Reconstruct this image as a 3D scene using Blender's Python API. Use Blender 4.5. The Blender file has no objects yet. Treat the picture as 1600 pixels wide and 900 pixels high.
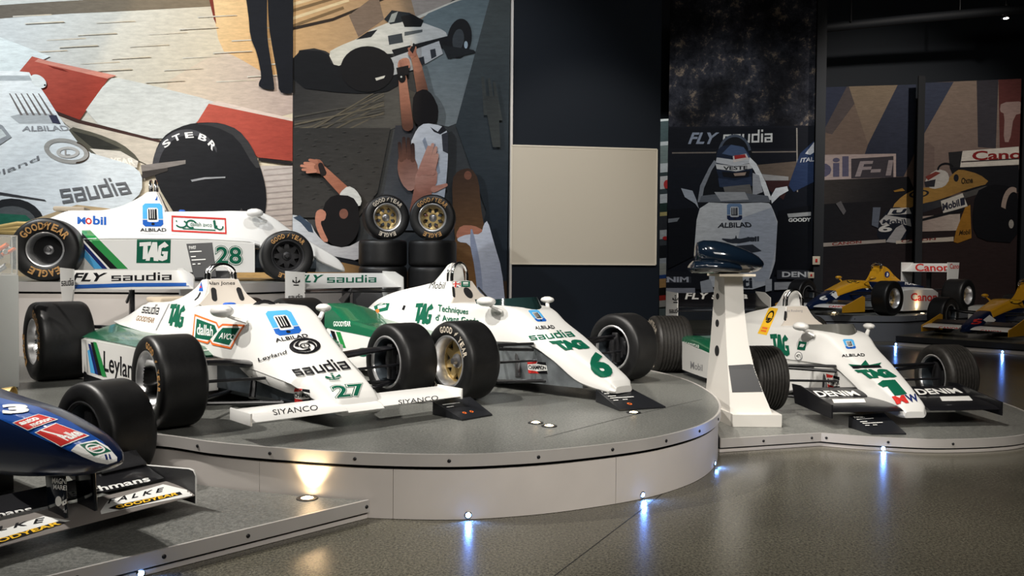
import bpy, bmesh, math, random
from math import sin, cos, pi, radians, hypot, atan2
from mathutils import Vector, Matrix
from mathutils.bvhtree import BVHTree
random.seed(7)
SC = bpy.context.scene
COL = SC.collection

# ------------------------------------------------------------------ camera
F_PX, PITCH, ROLL, EYE = 1321.0, 0.0276, 0.0072, 1.347
_up = Vector((0, sin(PITCH), cos(PITCH))); _r = Vector((1, 0, 0))
CW = Vector((0, cos(PITCH), -sin(PITCH)))
CR = _r * cos(ROLL) + _up * sin(ROLL); CU = _up * cos(ROLL) - _r * sin(ROLL)
CAM = Vector((0, 0, EYE))
cd = bpy.data.cameras.new('camera'); cam = bpy.data.objects.new('camera', cd); COL.objects.link(cam)
cd.sensor_width = 36.0; cd.lens = F_PX / 1600 * 36; cd.clip_start = 0.05; cd.clip_end = 200
mw = Matrix.Identity(4)
for i, v in enumerate((CR, CU, -CW)):
    for k in range(3): mw[k][i] = v[k]
mw.translation = CAM
cam.matrix_world = mw
SC.camera = cam

# ------------------------------------------------------------------ world, lights, exposure
SC.view_settings.view_transform = 'Standard'; SC.view_settings.look = 'None'
SC.view_settings.gamma = 1.0; SC.view_settings.use_curve_mapping = False
SC.view_settings.exposure = 0.0
W = bpy.data.worlds.new('world'); SC.world = W; W.use_nodes = True
bg = W.node_tree.nodes['Background']; bg.inputs[0].default_value = (0.35, 0.5, 0.75, 1); bg.inputs[1].default_value = 0.02

def spot(loc, aim, power, color=(1, .93, .84), size=60, blend=.6, radius=.06):  # serves museum ceiling spots and unseen fill spots added to brighten
    l = bpy.data.lights.new('key_fill_spot', 'SPOT'); l.energy = power; l.color = color
    l.spot_size = radians(size); l.spot_blend = blend; l.shadow_soft_size = radius
    o = bpy.data.objects.new('key_fill_spot', l); COL.objects.link(o)
    o.location = loc; o.rotation_euler = (Vector(aim) - Vector(loc)).to_track_quat('-Z', 'Y').to_euler()
    return o
def area(loc, aim, power, sx, sy, color=(1, .95, .88)):
    l = bpy.data.lights.new('front_fill', 'AREA'); l.energy = power; l.color = color
    l.shape = 'RECTANGLE'; l.size = sx; l.size_y = sy
    o = bpy.data.objects.new('front_fill', l); COL.objects.link(o)
    o.location = loc; o.rotation_euler = (Vector(aim) - Vector(loc)).to_track_quat('-Z', 'Y').to_euler()
    return o
area((1.0, -2.8, 6.0), (-.4, 6, .6), 240, 5, 2.5)  # unseen soft fill added from the front, not a fixture of the hall
spot((3.6, -1.0, 5.6), (1.3, 5.4, .1), 1500, (1, .95, .87), size=48, blend=1, radius=.5)
spot((-6.2, 5.4, 6.2), (-1.8, 6.0, .6), 1950, (1, .95, .88), size=44, blend=.5, radius=.08)
spot((-3.0, 3.8, 7.2), (.1, 7.2, .5), 1950, (1, .95, .88), size=40, blend=.5, radius=.08)
spot((0.2, 4.2, 7.0), (3.0, 8.2, .4), 1650, (1, .93, .84), size=40, blend=.5, radius=.08)
spot((-5.5, 4.5, 7.4), (-4.6, 10.8, 1.4), 1300, (1, .93, .84), size=44, radius=.1)
spot((-7.5, 7.5, 7.0), (-6.0, 12.6, 2.4), 1600, (.92, .97, 1), size=95, radius=.15)
spot((-2.0, 7.0, 7.4), (-3.6, 12.6, 4.1), 750, (1, .84, .60), size=40, blend=.15, radius=.04)
spot((-0.6, 7.0, 7.0), (-1.6, 12.6, 2.2), 600, (.95, .97, 1), size=70, radius=.15)
spot((1.8, 7.0, 7.0), (1.1, 12.6, 2.1), 650, (1, .93, .82), size=36, radius=.15)  # added spot that brightens the blank board
spot((-4.8, 4.6, 6.0), (-2.1, 3.6, .2), 1000, (1, .96, .9), size=34, blend=.4, radius=.06)
spot((4.6, 11.0, 7.4), (4.7, 17.4, 2.2), 850, (.95, .97, 1), size=60, radius=.15)
spot((8.5, 12.0, 7.6), (8.9, 20.0, 3.0), 1300, (1, .92, .84), size=60, radius=.15)
spot((6.0, 10.5, 7.6), (8.0, 15.8, .7), 520, (1, .93, .84), size=42, radius=.12)
spot((-8.5, 4.2, 4.6), (-3.6, 7.4, .7), 700, (1, .95, .88), size=34, blend=.5, radius=.1)
spot((-2.2, 1.8, 5.6), (-2.8, 8.8, 1.1), 900, (1, .96, .9), size=36, blend=.6, radius=.1)  # added front fill to whiten the rear wings
spot((2.7, 18.0, 6.8), (3.5, 20.2, 2.4), 420, (.95, .98, 1), size=70, radius=.1)  # unseen spot added behind the tall banner to lift the far sliver

# ------------------------------------------------------------------ materials
def s2l(c):
    c = c / 255.0
    return c / 12.92 if c <= .04045 else ((c + .055) / 1.055) ** 2.4
def rgb(*c): return tuple(s2l(v) for v in c) + (1.0,)
MATS = {}
def mat(name, col, rough=.5, metal=0.0, coat=0.0, emit=None, estr=0.0, noise=None, bump=None, spec=.5, trans=0.0, alpha=1.0):
    """principled material; noise = (scale, amount) mottles the colour, bump = (scale, strength)"""
    m = bpy.data.materials.new(name); m.use_nodes = True
    nt = m.node_tree; b = nt.nodes['Principled BSDF']
    b.inputs['Base Color'].default_value = col; b.inputs['Roughness'].default_value = rough
    b.inputs['Metallic'].default_value = metal; b.inputs['Coat Weight'].default_value = coat
    b.inputs['Specular IOR Level'].default_value = spec
    b.inputs['Coat Roughness'].default_value = .06
    if trans: b.inputs['Transmission Weight'].default_value = trans
    if alpha < 1: b.inputs['Alpha'].default_value = alpha
    if emit: b.inputs['Emission Color'].default_value = emit; b.inputs['Emission Strength'].default_value = estr
    if noise or bump:
        tc = nt.nodes.new('ShaderNodeTexCoord')
    if noise:
        n = nt.nodes.new('ShaderNodeTexNoise'); n.inputs['Scale'].default_value = noise[0]; n.inputs['Detail'].default_value = 5
        nt.links.new(tc.outputs['Object'], n.inputs['Vector'])
        mr = nt.nodes.new('ShaderNodeMapRange'); mr.inputs['From Min'].default_value = .3; mr.inputs['From Max'].default_value = .7
        mr.inputs['To Min'].default_value = 1 - noise[1]; mr.inputs['To Max'].default_value = 1 + noise[1]
        nt.links.new(n.outputs['Fac'], mr.inputs['Value'])
        mx = nt.nodes.new('ShaderNodeVectorMath'); mx.operation = 'SCALE'; mx.inputs[0].default_value = col[:3]
        nt.links.new(mr.outputs['Result'], mx.inputs['Scale']); nt.links.new(mx.outputs[0], b.inputs['Base Color'])
    if bump:
        n2 = nt.nodes.new('ShaderNodeTexNoise'); n2.inputs['Scale'].default_value = bump[0]; n2.inputs['Detail'].default_value = 4
        nt.links.new(tc.outputs['Object'], n2.inputs['Vector'])
        bn = nt.nodes.new('ShaderNodeBump'); bn.inputs['Strength'].default_value = bump[1]; bn.inputs['Distance'].default_value = .01
        nt.links.new(n2.outputs['Fac'], bn.inputs['Height']); nt.links.new(bn.outputs['Normal'], b.inputs['Normal'])
    MATS[name] = m
    return m
mat('white_paint', (.78, .775, .75, 1), .32, coat=.35)
mat('cream_paint', (.56, .51, .45, 1), .4)
mat('green_paint', (.006, .115, .052, 1), .25, coat=.6)
mat('lime_green', (.02, .26, .06, 1), .3, coat=.4)
mat('blue_ink', (.012, .10, .42, 1), .6, spec=.12)
mat('sky_ink', (.08, .38, .72, 1), .6, spec=.12)
mat('navy_ink', (.008, .02, .12, 1), .6, spec=.12)
mat('black_ink', (.006, .006, .008, 1), .6, spec=.12)
mat('green_ink', (.004, .10, .055, 1), .6, spec=.12)
mat('red_ink', (.55, .03, .025, 1), .6, spec=.12)
mat('orange_ink', (.8, .16, .03, 1), .6, spec=.12)
mat('yellow_ink', (.85, .5, .03, 1), .6, spec=.12)
mat('white_ink', (.8, .8, .77, 1), .6, spec=.12)
mat('grey_ink', (.25, .25, .26, 1), .6, spec=.12)
mat('brown_ink', (.25, .15, .07, 1), .6, spec=.12)
mat('yellow_paint', (.72, .36, .02, 1), .25, coat=.6)
mat('navy_paint', (.004, .011, .042, 1), .28, coat=.3)
mat('royal_paint', (.008, .07, .33, 1), .3, coat=.25)
mat('blue_black_paint', (.003, .007, .014, 1), .12, coat=1)
mat('wing_grey', (.20, .18, .165, 1), .45)
mat('fascia_grey', (.15, .16, .18, 1), .5)
mat('clear_screen', (.22, .22, .20, 1), .1, coat=.5)
mat('black_paint', (.009, .009, .011, 1), .3, coat=.3)
mat('carbon', (.018, .018, .02, 1), .38, noise=(300, .5))
mat('tub_metal', (.06, .075, .09, 1), .42, .6, noise=(9, .35))
mat('bare_metal', (.30, .33, .35, 1), .35, .7, noise=(6, .4))
mat('rubber', (.0055, .0055, .006, 1), .46, noise=(14, .35), bump=(60, .06))
mat('tread_rubber', (.024, .022, .020, 1), .5, noise=(40, .4), bump=(45, .15))
mat('tyre_gold', (.50, .27, .09, 1), .55, noise=(60, .4))
mat('tyre_white', (.62, .55, .45, 1), .55, noise=(60, .3))
mat('chrome', (.72, .72, .73, 1), .13, 1.0)
mat('polished_rim', (.72, .72, .73, 1), .3, .8, noise=(20, .15))
mat('gold_mag', (.58, .42, .17, 1), .36, .55)
mat('dark_mag', (.035, .035, .038, 1), .4, .4)
mat('steel', (.32, .32, .33, 1), .35, .9)
mat('tan_foam', (.50, .42, .32, 1), .8, bump=(40, .3))
mat('blue_strap', (.01, .09, .45, 1), .6)
mat('screen_glass', (.02, .05, .05, 1), .05, coat=.5)
mat('platform_wall', (.60, .555, .52, 1), .5, noise=(2.5, .05))
mat('alu_trim', (.60, .57, .545, 1), .36, .35, noise=(3, .06))
mat('shadow_gap', (.004, .004, .005, 1), .8)  # near-black: joints, linings and slots, also shade painted into the trim gap
mat('wall_black', (.012, .017, .024, 1), .75)
mat('navy_wall', (.005, .009, .016, 1), .7, spec=.25)
mat('post_black', (.005, .007, .010, 1), .7)
mat('board', (.62, .555, .45, 1), .7)
mat('board_edge', (.75, .68, .56, 1), .6)
mat('stand_white', (.62, .60, .56, 1), .45)
mat('plinth_white', (.66, .67, .65, 1), .5)
mat('placard_black', (.012, .013, .016, 1), .4)
mat('lamp_ring', (.02, .02, .022, 1), .4, .5)
mat('lamp_warm', (1, .8, .5, 1), .5, emit=(1, .72, .38, 1), estr=28)
mat('lamp_blue', (.4, .6, 1, 1), .5, emit=(.20, .42, 1, 1), estr=60)
mat('lamp_white', (1, 1, 1, 1), .5, emit=(1, .95, .9, 1), estr=10)
mat('ivory_plastic', (.62, .55, .42, 1), .5)
mat('acrylic', (.9, .95, .95, 1), .05, trans=.0, alpha=.25)

def terrazzo(name, dark, light, rough, joints=None):
    """polished speckled stone; joints = list of (point, direction) lines of dark jointing"""
    m = bpy.data.materials.new(name); m.use_nodes = True; nt = m.node_tree; b = nt.nodes['Principled BSDF']
    tc = nt.nodes.new('ShaderNodeTexCoord')
    n = nt.nodes.new('ShaderNodeTexNoise'); n.inputs['Scale'].default_value = 75; n.inputs['Detail'].default_value = 6; n.inputs['Roughness'].default_value = .85
    n2 = nt.nodes.new('ShaderNodeTexNoise'); n2.inputs['Scale'].default_value = 1.1; n2.inputs['Detail'].default_value = 4
    for q in (n, n2): nt.links.new(tc.outputs['Object'], q.inputs['Vector'])
    r = nt.nodes.new('ShaderNodeValToRGB'); r.color_ramp.elements[0].position = .42; r.color_ramp.elements[1].position = .60
    r.color_ramp.elements[0].color = dark; r.color_ramp.elements[1].color = light
    nt.links.new(n.outputs['Fac'], r.inputs[0])
    mr = nt.nodes.new('ShaderNodeMapRange'); mr.inputs[1].default_value = .3; mr.inputs[2].default_value = .7; mr.inputs[3].default_value = .85; mr.inputs[4].default_value = 1.15
    nt.links.new(n2.outputs['Fac'], mr.inputs[0])
    mx = nt.nodes.new('ShaderNodeVectorMath'); mx.operation = 'SCALE'
    nt.links.new(r.outputs[0], mx.inputs[0]); nt.links.new(mr.outputs[0], mx.inputs['Scale'])
    nt.links.new(mx.outputs[0], b.inputs['Base Color'])
    mr2 = nt.nodes.new('ShaderNodeMapRange'); mr2.inputs[1].default_value = .3; mr2.inputs[2].default_value = .7; mr2.inputs[3].default_value = rough - .02; mr2.inputs[4].default_value = rough + .025
    nt.links.new(n2.outputs['Fac'], mr2.inputs[0]); nt.links.new(mr2.outputs[0], b.inputs['Roughness'])
    bn = nt.nodes.new('ShaderNodeBump'); bn.inputs['Strength'].default_value = .025; bn.inputs['Distance'].default_value = .002
    nt.links.new(n.outputs['Fac'], bn.inputs['Height']); nt.links.new(bn.outputs[0], b.inputs['Normal'])
    MATS[name] = m
    return m
terrazzo('floor_stone', (.042, .039, .029, 1), (.170, .158, .118, 1), .24)
terrazzo('stage_stone', (.080, .083, .077, 1), (.24, .242, .224, 1), .33)

def print_mat():
    m = bpy.data.materials.new('print'); m.use_nodes = True; nt = m.node_tree; b = nt.nodes['Principled BSDF']
    a = nt.nodes.new('ShaderNodeVertexColor'); a.layer_name = 'ink'
    tc = nt.nodes.new('ShaderNodeTexCoord'); n = nt.nodes.new('ShaderNodeTexNoise'); n.inputs['Scale'].default_value = 16; n.inputs['Detail'].default_value = 8; n.inputs['Roughness'].default_value = .7
    mp = nt.nodes.new('ShaderNodeMapping'); mp.inputs['Scale'].default_value = (.35, 1, 1.6)
    nt.links.new(tc.outputs['Object'], mp.inputs[0]); nt.links.new(mp.outputs[0], n.inputs['Vector'])
    mr = nt.nodes.new('ShaderNodeMapRange'); mr.inputs[1].default_value = .3; mr.inputs[2].default_value = .7; mr.inputs[3].default_value = .82; mr.inputs[4].default_value = 1.16
    nt.links.new(n.outputs['Fac'], mr.inputs[0])
    mx = nt.nodes.new('ShaderNodeVectorMath'); mx.operation = 'SCALE'
    nt.links.new(a.outputs[0], mx.inputs[0]); nt.links.new(mr.outputs[0], mx.inputs['Scale']); nt.links.new(mx.outputs[0], b.inputs['Base Color'])
    b.inputs['Roughness'].default_value = .6; b.inputs['Specular IOR Level'].default_value = .08
    MATS['print'] = m
    # a cliff of rough rock, as printed on the tall dark banner
    m = bpy.data.materials.new('print_rock'); m.use_nodes = True; nt = m.node_tree; b = nt.nodes['Principled BSDF']
    tc = nt.nodes.new('ShaderNodeTexCoord'); n = nt.nodes.new('ShaderNodeTexNoise'); n.inputs['Scale'].default_value = 3.4; n.inputs['Detail'].default_value = 12; n.inputs['Roughness'].default_value = .78; n.inputs['Distortion'].default_value = .15
    n3 = nt.nodes.new('ShaderNodeTexNoise'); n3.inputs['Scale'].default_value = .9; n3.inputs['Detail'].default_value = 2
    nt.links.new(tc.outputs['Object'], n.inputs['Vector']); nt.links.new(tc.outputs['Object'], n3.inputs['Vector'])
    r = nt.nodes.new('ShaderNodeValToRGB'); r.color_ramp.elements[0].position = .40; r.color_ramp.elements[1].position = .70
    r.color_ramp.elements[0].color = (.008, .009, .013, 1); r.color_ramp.elements[1].color = (.42, .32, .22, 1)
    e = r.color_ramp.elements.new(.55); e.color = (.035, .036, .045, 1)
    nt.links.new(n.outputs['Fac'], r.inputs[0])
    mr = nt.nodes.new('ShaderNodeMapRange'); mr.inputs[1].default_value = .42; mr.inputs[2].default_value = .62; mr.inputs[3].default_value = .3; mr.inputs[4].default_value = 1.5
    nt.links.new(n3.outputs['Fac'], mr.inputs[0])
    mx = nt.nodes.new('ShaderNodeVectorMath'); mx.operation = 'SCALE'
    nt.links.new(r.outputs[0], mx.inputs[0]); nt.links.new(mr.outputs[0], mx.inputs['Scale']); nt.links.new(mx.outputs[0], b.inputs['Base Color'])
    b.inputs['Roughness'].default_value = .7; b.inputs['Specular IOR Level'].default_value = .1
    MATS['print_rock'] = m
print_mat()

# ------------------------------------------------------------------ object helpers
def link(name, me, parent=None, mats=None):
    o = bpy.data.objects.new(name, me); COL.objects.link(o)
    if parent is not None: o.parent = parent
    if me is not None and mats is not None:
        for m in (mats if isinstance(mats, (list, tuple)) else [mats]): me.materials.append(MATS[m])
    return o
def mesh_from(bm, name, smooth=35):
    bmesh.ops.recalc_face_normals(bm, faces=bm.faces)
    me = bpy.data.meshes.new(name); bm.to_mesh(me); bm.free()
    if smooth:
        me.shade_smooth(); me.set_sharp_from_angle(angle=radians(smooth))
    return me
def obj(name, bm, m, parent=None, smooth=35):
    return link(name, mesh_from(bm, name, smooth), parent, m)
def tag(o, label, cat=None, group=None, kind=None):
    if label: o['label'] = label
    if cat: o['category'] = cat
    if group: o['group'] = group
    if kind: o['kind'] = kind
    return o
def thing(name, label, cat, loc=(0, 0, 0), rz=0.0, group=None):
    o = link(name, None); o.location = loc; o.rotation_euler = (0, 0, rz); o.empty_display_size = .2
    return tag(o, label, cat, group)
def copy_tree(o, parent=None):
    c = o.copy(); COL.objects.link(c)
    if parent is not None: c.parent = parent
    for ch in list(o.children): copy_tree(ch, c)
    return c

# ------------------------------------------------------------------ mesh helpers
def box(bm, x0, x1, y0, y1, z0, z1, bev=0.0):
    v = [bm.verts.new((x, y, z)) for x in (x0, x1) for y in (y0, y1) for z in (z0, z1)]
    fs = [bm.faces.new([v[i] for i in f]) for f in ((0, 1, 3, 2), (4, 6, 7, 5), (0, 4, 5, 1), (2, 3, 7, 6), (0, 2, 6, 4), (1, 5, 7, 3))]
    if bev:
        es = list({e for f in fs for e in f.edges})
        bmesh.ops.bevel(bm, geom=es, offset=bev, segments=2, affect='EDGES', profile=.5)
    return bm
def prism(bm, pts, a, b, axis='y', bev=0.0):
    """polygon pts (two coords) extruded between a and b along axis"""
    def P(p, t):
        return {'y': (p[0], t, p[1]), 'x': (t, p[0], p[1]), 'z': (p[0], p[1], t)}[axis]
    A = [bm.verts.new(P(p, a)) for p in pts]; B = [bm.verts.new(P(p, b)) for p in pts]
    n = len(pts); fs = [bm.faces.new(A), bm.faces.new(B[::-1])]
    for i in range(n): fs.append(bm.faces.new((A[i], B[i], B[(i + 1) % n], A[(i + 1) % n])))
    if bev:
        es = [e for e in {e for f in fs[:2] for e in f.edges}]
        bmesh.ops.bevel(bm, geom=es, offset=bev, segments=2, affect='EDGES', profile=.5)
    return bm
def lathe(bm, prof, n=48, axis='y', c=(0, 0, 0), close=False):
    """profile of (radius, along) spun about axis through c"""
    rings = []
    for k in range(n):
        t = 2 * pi * k / n; ring = []
        for r, h in prof:
            a, b = r * cos(t), r * sin(t)
            p = {'y': (a, h, b), 'x': (h, a, b), 'z': (a, b, h)}[axis]
            ring.append(bm.verts.new((p[0] + c[0], p[1] + c[1], p[2] + c[2])))
        rings.append(ring)
    m = len(prof)
    for k in range(n):
        A, B = rings[k], rings[(k + 1) % n]
        for i in range(m if close else m - 1):
            j = (i + 1) % m
            try: bm.faces.new((A[i], A[j], B[j], B[i]))
            except ValueError: pass
    bmesh.ops.remove_doubles(bm, verts=[v for r in rings for v in r], dist=1e-5)
    return bm
def tube(bm, pts, r, n=8, flat=1.0, cap=True):
    """round bar through pts; r a number or one per point; flat squashes it"""
    pts = [Vector(p) for p in pts]; rr = r if isinstance(r, (list, tuple)) else [r] * len(pts)
    rings = []; up = Vector((0, 0, 1))
    for i, p in enumerate(pts):
        d = (pts[min(i + 1, len(pts) - 1)] - pts[max(i - 1, 0)]).normalized()
        u = up if abs(d.dot(up)) < .95 else Vector((1, 0, 0))
        s = d.cross(u).normalized(); t = s.cross(d).normalized()
        rings.append([bm.verts.new(p + s * cos(2 * pi * k / n) * rr[i] + t * sin(2 * pi * k / n) * rr[i] * flat) for k in range(n)])
    for A, B in zip(rings, rings[1:]):
        for k in range(n): bm.faces.new((A[k], A[(k + 1) % n], B[(k + 1) % n], B[k]))
    if cap:
        bm.faces.new(rings[0][::-1]); bm.faces.new(rings[-1])
    return bm
def loft(bm, rings, cap=True, closed=True):
    R = [[bm.verts.new(p) for p in r] for r in rings]; n = len(R[0])
    for A, B in zip(R, R[1:]):
        for k in range(n if closed else n - 1): bm.faces.new((A[k], A[(k + 1) % n], B[(k + 1) % n], B[k]))
    if cap and closed:
        bm.faces.new(R[0][::-1]); bm.faces.new(R[-1])
    return bm
def crom(keys, t):
    """keys = sorted [(t, (values))]; smooth interpolation of the values"""
    n = len(keys)
    if t <= keys[0][0]: return keys[0][1]
    if t >= keys[-1][0]: return keys[-1][1]
    i = max(k for k in range(n) if keys[k][0] <= t)
    t0, v0 = keys[i]; t1, v1 = keys[i + 1]; h = t1 - t0; u = (t - t0) / h
    out = []
    for j in range(len(v0)):
        d = (v1[j] - v0[j]) / h
        dl = (v0[j] - keys[i - 1][1][j]) / (t0 - keys[i - 1][0]) if i > 0 else d
        dr = (keys[i + 2][1][j] - v1[j]) / (keys[i + 2][0] - t1) if i + 2 < n else d
        m0 = 0 if dl * d <= 0 else 2 * dl * d / (dl + d); m1 = 0 if dr * d <= 0 else 2 * dr * d / (dr + d)
        u2, u3 = u * u, u ** 3
        out.append(v0[j] * (2 * u3 - 3 * u2 + 1) + h * m0 * (u3 - 2 * u2 + u) + v1[j] * (3 * u2 - 2 * u3) + h * m1 * (u3 - u2))
    return tuple(out)
def mirror_ring(half):
    """half = [(y, z)] from top centre (y=0) round to bottom centre -> full ring"""
    return half + [(-y, z) for y, z in half[::-1] if abs(y) > 1e-6]

# ------------------------------------------------------------------ flat artwork (lettering, emblems, prints)
_TXT = {}
def text_mesh(s, bold=0.0, shear=0.0, space=1.0):
    k = (s, bold, shear, space)
    if k not in _TXT:
        cu = bpy.data.curves.new('t', 'FONT'); cu.body = s; cu.offset = bold; cu.shear = shear; cu.space_character = space
        cu.resolution_u = 3; cu.fill_mode = 'FRONT'
        o = bpy.data.objects.new('t', cu); COL.objects.link(o)
        me = bpy.data.meshes.new_from_object(o)
        bpy.data.objects.remove(o); bpy.data.curves.remove(cu)
        vs = [(v.co.x, v.co.y) for v in me.vertices]; fs = [tuple(p.vertices) for p in me.polygons]
        bpy.data.meshes.remove(me)
        x0 = min(v[0] for v in vs); x1 = max(v[0] for v in vs); y0 = min(v[1] for v in vs); y1 = max(v[1] for v in vs)
        _TXT[k] = ([((x - x0) / (x1 - x0), (y - y0) / (y1 - y0)) for x, y in vs], fs, (x1 - x0) / (y1 - y0))
    return _TXT[k]
def bil(q, u, v):
    """q = corners BL, BR, TR, TL"""
    return tuple(q[0][i] * (1 - u) * (1 - v) + q[1][i] * u * (1 - v) + q[2][i] * u * v + q[3][i] * (1 - u) * v for i in range(2))
def rect(x0, y0, x1, y1): return [(x0, y0), (x1, y0), (x1, y1), (x0, y1)]
def ell(cx, cy, rx, ry, n=24, a0=0, a1=360, rot=0):
    out = []
    m = n if a1 - a0 >= 360 else n + 1
    for k in range(m):
        a = radians(a0 + (a1 - a0) * k / n); x, y = rx * cos(a), ry * sin(a); c, s = cos(radians(rot)), sin(radians(rot))
        out.append((cx + x * c - y * s, cy + x * s + y * c))
    return out
_BT = .20
_BLOCK = {'s': [(0, .80, 1, 1), (0, .40, 1, .60), (0, 0, 1, .20), (0, .60, .24, .80), (.76, .20, 1, .40)],
          'a': [(0, .80, 1, 1), (.76, 0, 1, .80), (0, .40, .76, .58), (0, 0, .76, .18), (0, .18, .24, .40)],
          'u': [(0, .20, .24, 1), (.76, .20, 1, 1), (0, 0, 1, .20)],
          'd': [(.76, 0, 1, 1.45), (0, .80, .76, 1), (0, 0, .76, .20), (0, .20, .24, .80)],
          'i': [(0, 0, .24, 1), (0, 1.2, .24, 1.45)]}
def block_word(s):
    """square-cut lettering made of bars, inside a unit square"""
    V, Fs, x = [], [], 0.0
    for c in s:
        w = .24 if c == 'i' else 1.0
        for (x0, y0, x1, y1) in _BLOCK[c]:
            b = len(V); V += [(x + x0, y0), (x + x1, y0), (x + x1, y1), (x + x0, y1)]; Fs.append((b, b + 1, b + 2, b + 3))
        x += w + .2
    return [(p / (x - .2), q / 1.45) for p, q in V], Fs
def item_geo(it):
    """one artwork item -> (verts2d, faces, ink)"""
    k = it[0]
    if k == 'p': return list(it[1]), [tuple(range(len(it[1])))], it[2]
    if k == 't':
        _, s, q, ink = it[:4]; o = it[4] if len(it) > 4 else {}
        vs, fs, _ = text_mesh(s, o.get('b', .0), o.get('sh', 0), o.get('sp', 1.0))
        if len(q) == 4 and not isinstance(q[0], (tuple, list)): q = rect(*q)
        return [bil(q, u, v) for u, v in vs], fs, ink
    if k == 'b':
        vs, fs = block_word(it[1]); q = it[2]
        if not isinstance(q[0], (tuple, list)): q = rect(*q)
        return [bil(q, u, v) for u, v in vs], fs, it[3]
    if k == 'r':     # ring: outer list, inner list of the same length
        _, A, B, ink = it[:4]; n = len(A); closed = it[4] if len(it) > 4 else True
        return list(A) + list(B), [(i, (i + 1) % n, n + (i + 1) % n, n + i) for i in range(n if closed else n - 1)], ink
def art_bm(it, cell=None, clip=None):
    vs, fs, ink = item_geo(it)
    bm = bmesh.new(); V = [bm.verts.new((x, y, 0)) for x, y in vs]
    for f in fs:
        try: bm.faces.new([V[i] for i in f])
        except ValueError: pass
    bm.normal_update()
    big = [f for f in bm.faces if len(f.verts) > 4]
    if big: bmesh.ops.triangulate(bm, faces=big)
    def cut(p, n, clear=False):
        bmesh.ops.bisect_plane(bm, geom=list(bm.verts) + list(bm.edges) + list(bm.faces), dist=1e-6, plane_co=p, plane_no=n, clear_outer=clear)
    if clip:
        m = len(clip); ar = sum(clip[i][0] * clip[(i + 1) % m][1] - clip[(i + 1) % m][0] * clip[i][1] for i in range(m))
        for i in range(m):
            a, b = clip[i], clip[(i + 1) % m]; n = (b[1] - a[1], a[0] - b[0], 0)
            if ar < 0: n = (-n[0], -n[1], 0)
            cut((a[0], a[1], 0), n, True)
    if cell and bm.verts:
        xs = [v.co.x for v in bm.verts]; ys = [v.co.y for v in bm.verts]
        for lo, hi, n in ((min(xs), max(xs), (1, 0, 0)), (min(ys), max(ys), (0, 1, 0))):
            k = int((hi - lo) / cell)
            for j in range(1, k + 1):
                t = lo + (hi - lo) * j / (k + 1); cut((t, t, 0), n)
    return bm, ink
def pix_ray(px, py): return (CR * ((px - 800) / F_PX) - CU * ((py - 450) / F_PX) + CW)
def on_plane(px, py, p0, n):
    d = pix_ray(px, py); return CAM + d * ((Vector(p0) - CAM).dot(n) / d.dot(n))
def at_z(px, py, z):
    d = pix_ray(px, py); return CAM + d * ((z - EYE) / d.z)
def at_y(px, py, Y):
    d = pix_ray(px, py); return CAM + d * (Y / d.y)
def flat_decal(name, items, place, parent, cell=None, clip=None, step=.0012):
    """artwork items laid on a surface: place(x, y, layer) -> point in the parent's own space"""
    me = bpy.data.meshes.new(name); V = []; Fs = []; mi = []; slots = []
    for li, it in enumerate(items):
        bm, ink = art_bm(it, cell, clip)
        bm.verts.ensure_lookup_table(); bm.verts.index_update(); base = len(V); pos = []
        for v in bm.verts: pos.append(place(v.co.x, v.co.y, (li + 1) * step))
        if ink not in slots: slots.append(ink)
        V += [p if p is not None else Vector((0, 0, 0)) for p in pos]
        for f in bm.faces:
            ids = [v.index for v in f.verts]
            if any(pos[i] is None for i in ids): continue
            Fs.append([base + i for i in ids]); mi.append(slots.index(ink))
        bm.free()
    me.from_pydata([tuple(v) for v in V], [], Fs)
    for s in slots: me.materials.append(MATS[s])
    for p, m in zip(me.polygons, mi): p.material_index = m
    bm = bmesh.new(); bm.from_mesh(me)
    bmesh.ops.delete(bm, geom=[v for v in bm.verts if not v.link_faces], context='VERTS')
    bm.to_mesh(me); bm.free()
    o = bpy.data.objects.new(name, me); COL.objects.link(o); o.parent = parent
    return o

# ------------------------------------------------------------------ the room shell
def struct(name, bm, m, parent=None, smooth=0):
    o = obj(name, bm, m, parent, smooth)
    if parent is None: o['kind'] = 'structure'
    return o
bm = bmesh.new(); box(bm, -10, 15, -5, 22, -.12, 0); floor = struct('floor', bm, 'floor_stone')
bm = bmesh.new(); box(bm, -10, 15, -5, 22, 8.0, 8.2); struct('ceiling', bm, 'wall_black')
bm = bmesh.new(); box(bm, -10.2, -10, -5, 22, 0, 8); struct('wall_left', bm, 'wall_black')
bm = bmesh.new(); box(bm, 15, 15.2, -5, 22, 0, 8); struct('wall_right', bm, 'wall_black')
bm = bmesh.new(); box(bm, -10, 15, 21.0, 21.2, 0, 8); struct('wall_back', bm, 'wall_black')
bm = bmesh.new(); box(bm, -10, 15, -5.2, -5, 0, 8); struct('wall_front', bm, 'wall_black')
bm = bmesh.new(); box(bm, -10, 0, 12.72, 12.9, 0, 8); struct('wall_partition', bm, 'wall_black')
def joint(parent, a, b, z, w=.005):
    a, b = Vector(a[:2]), Vector(b[:2]); d = (b - a).normalized(); s = Vector((-d.y, d.x)) * w / 2
    bm = bmesh.new(); vs = [bm.verts.new((*p, z + .0008)) for p in (a + s, a - s, b - s, b + s)]
    bm.faces.new(vs); return obj('joint', bm, 'shadow_gap', parent, 0)
joint(floor, at_z(1037, 770, 0), at_z(866, 900, 0), 0)
joint(floor, at_z(866, 900, 0), at_z(866, 900, 0) * 2 - at_z(1037, 770, 0), 0)
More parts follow.
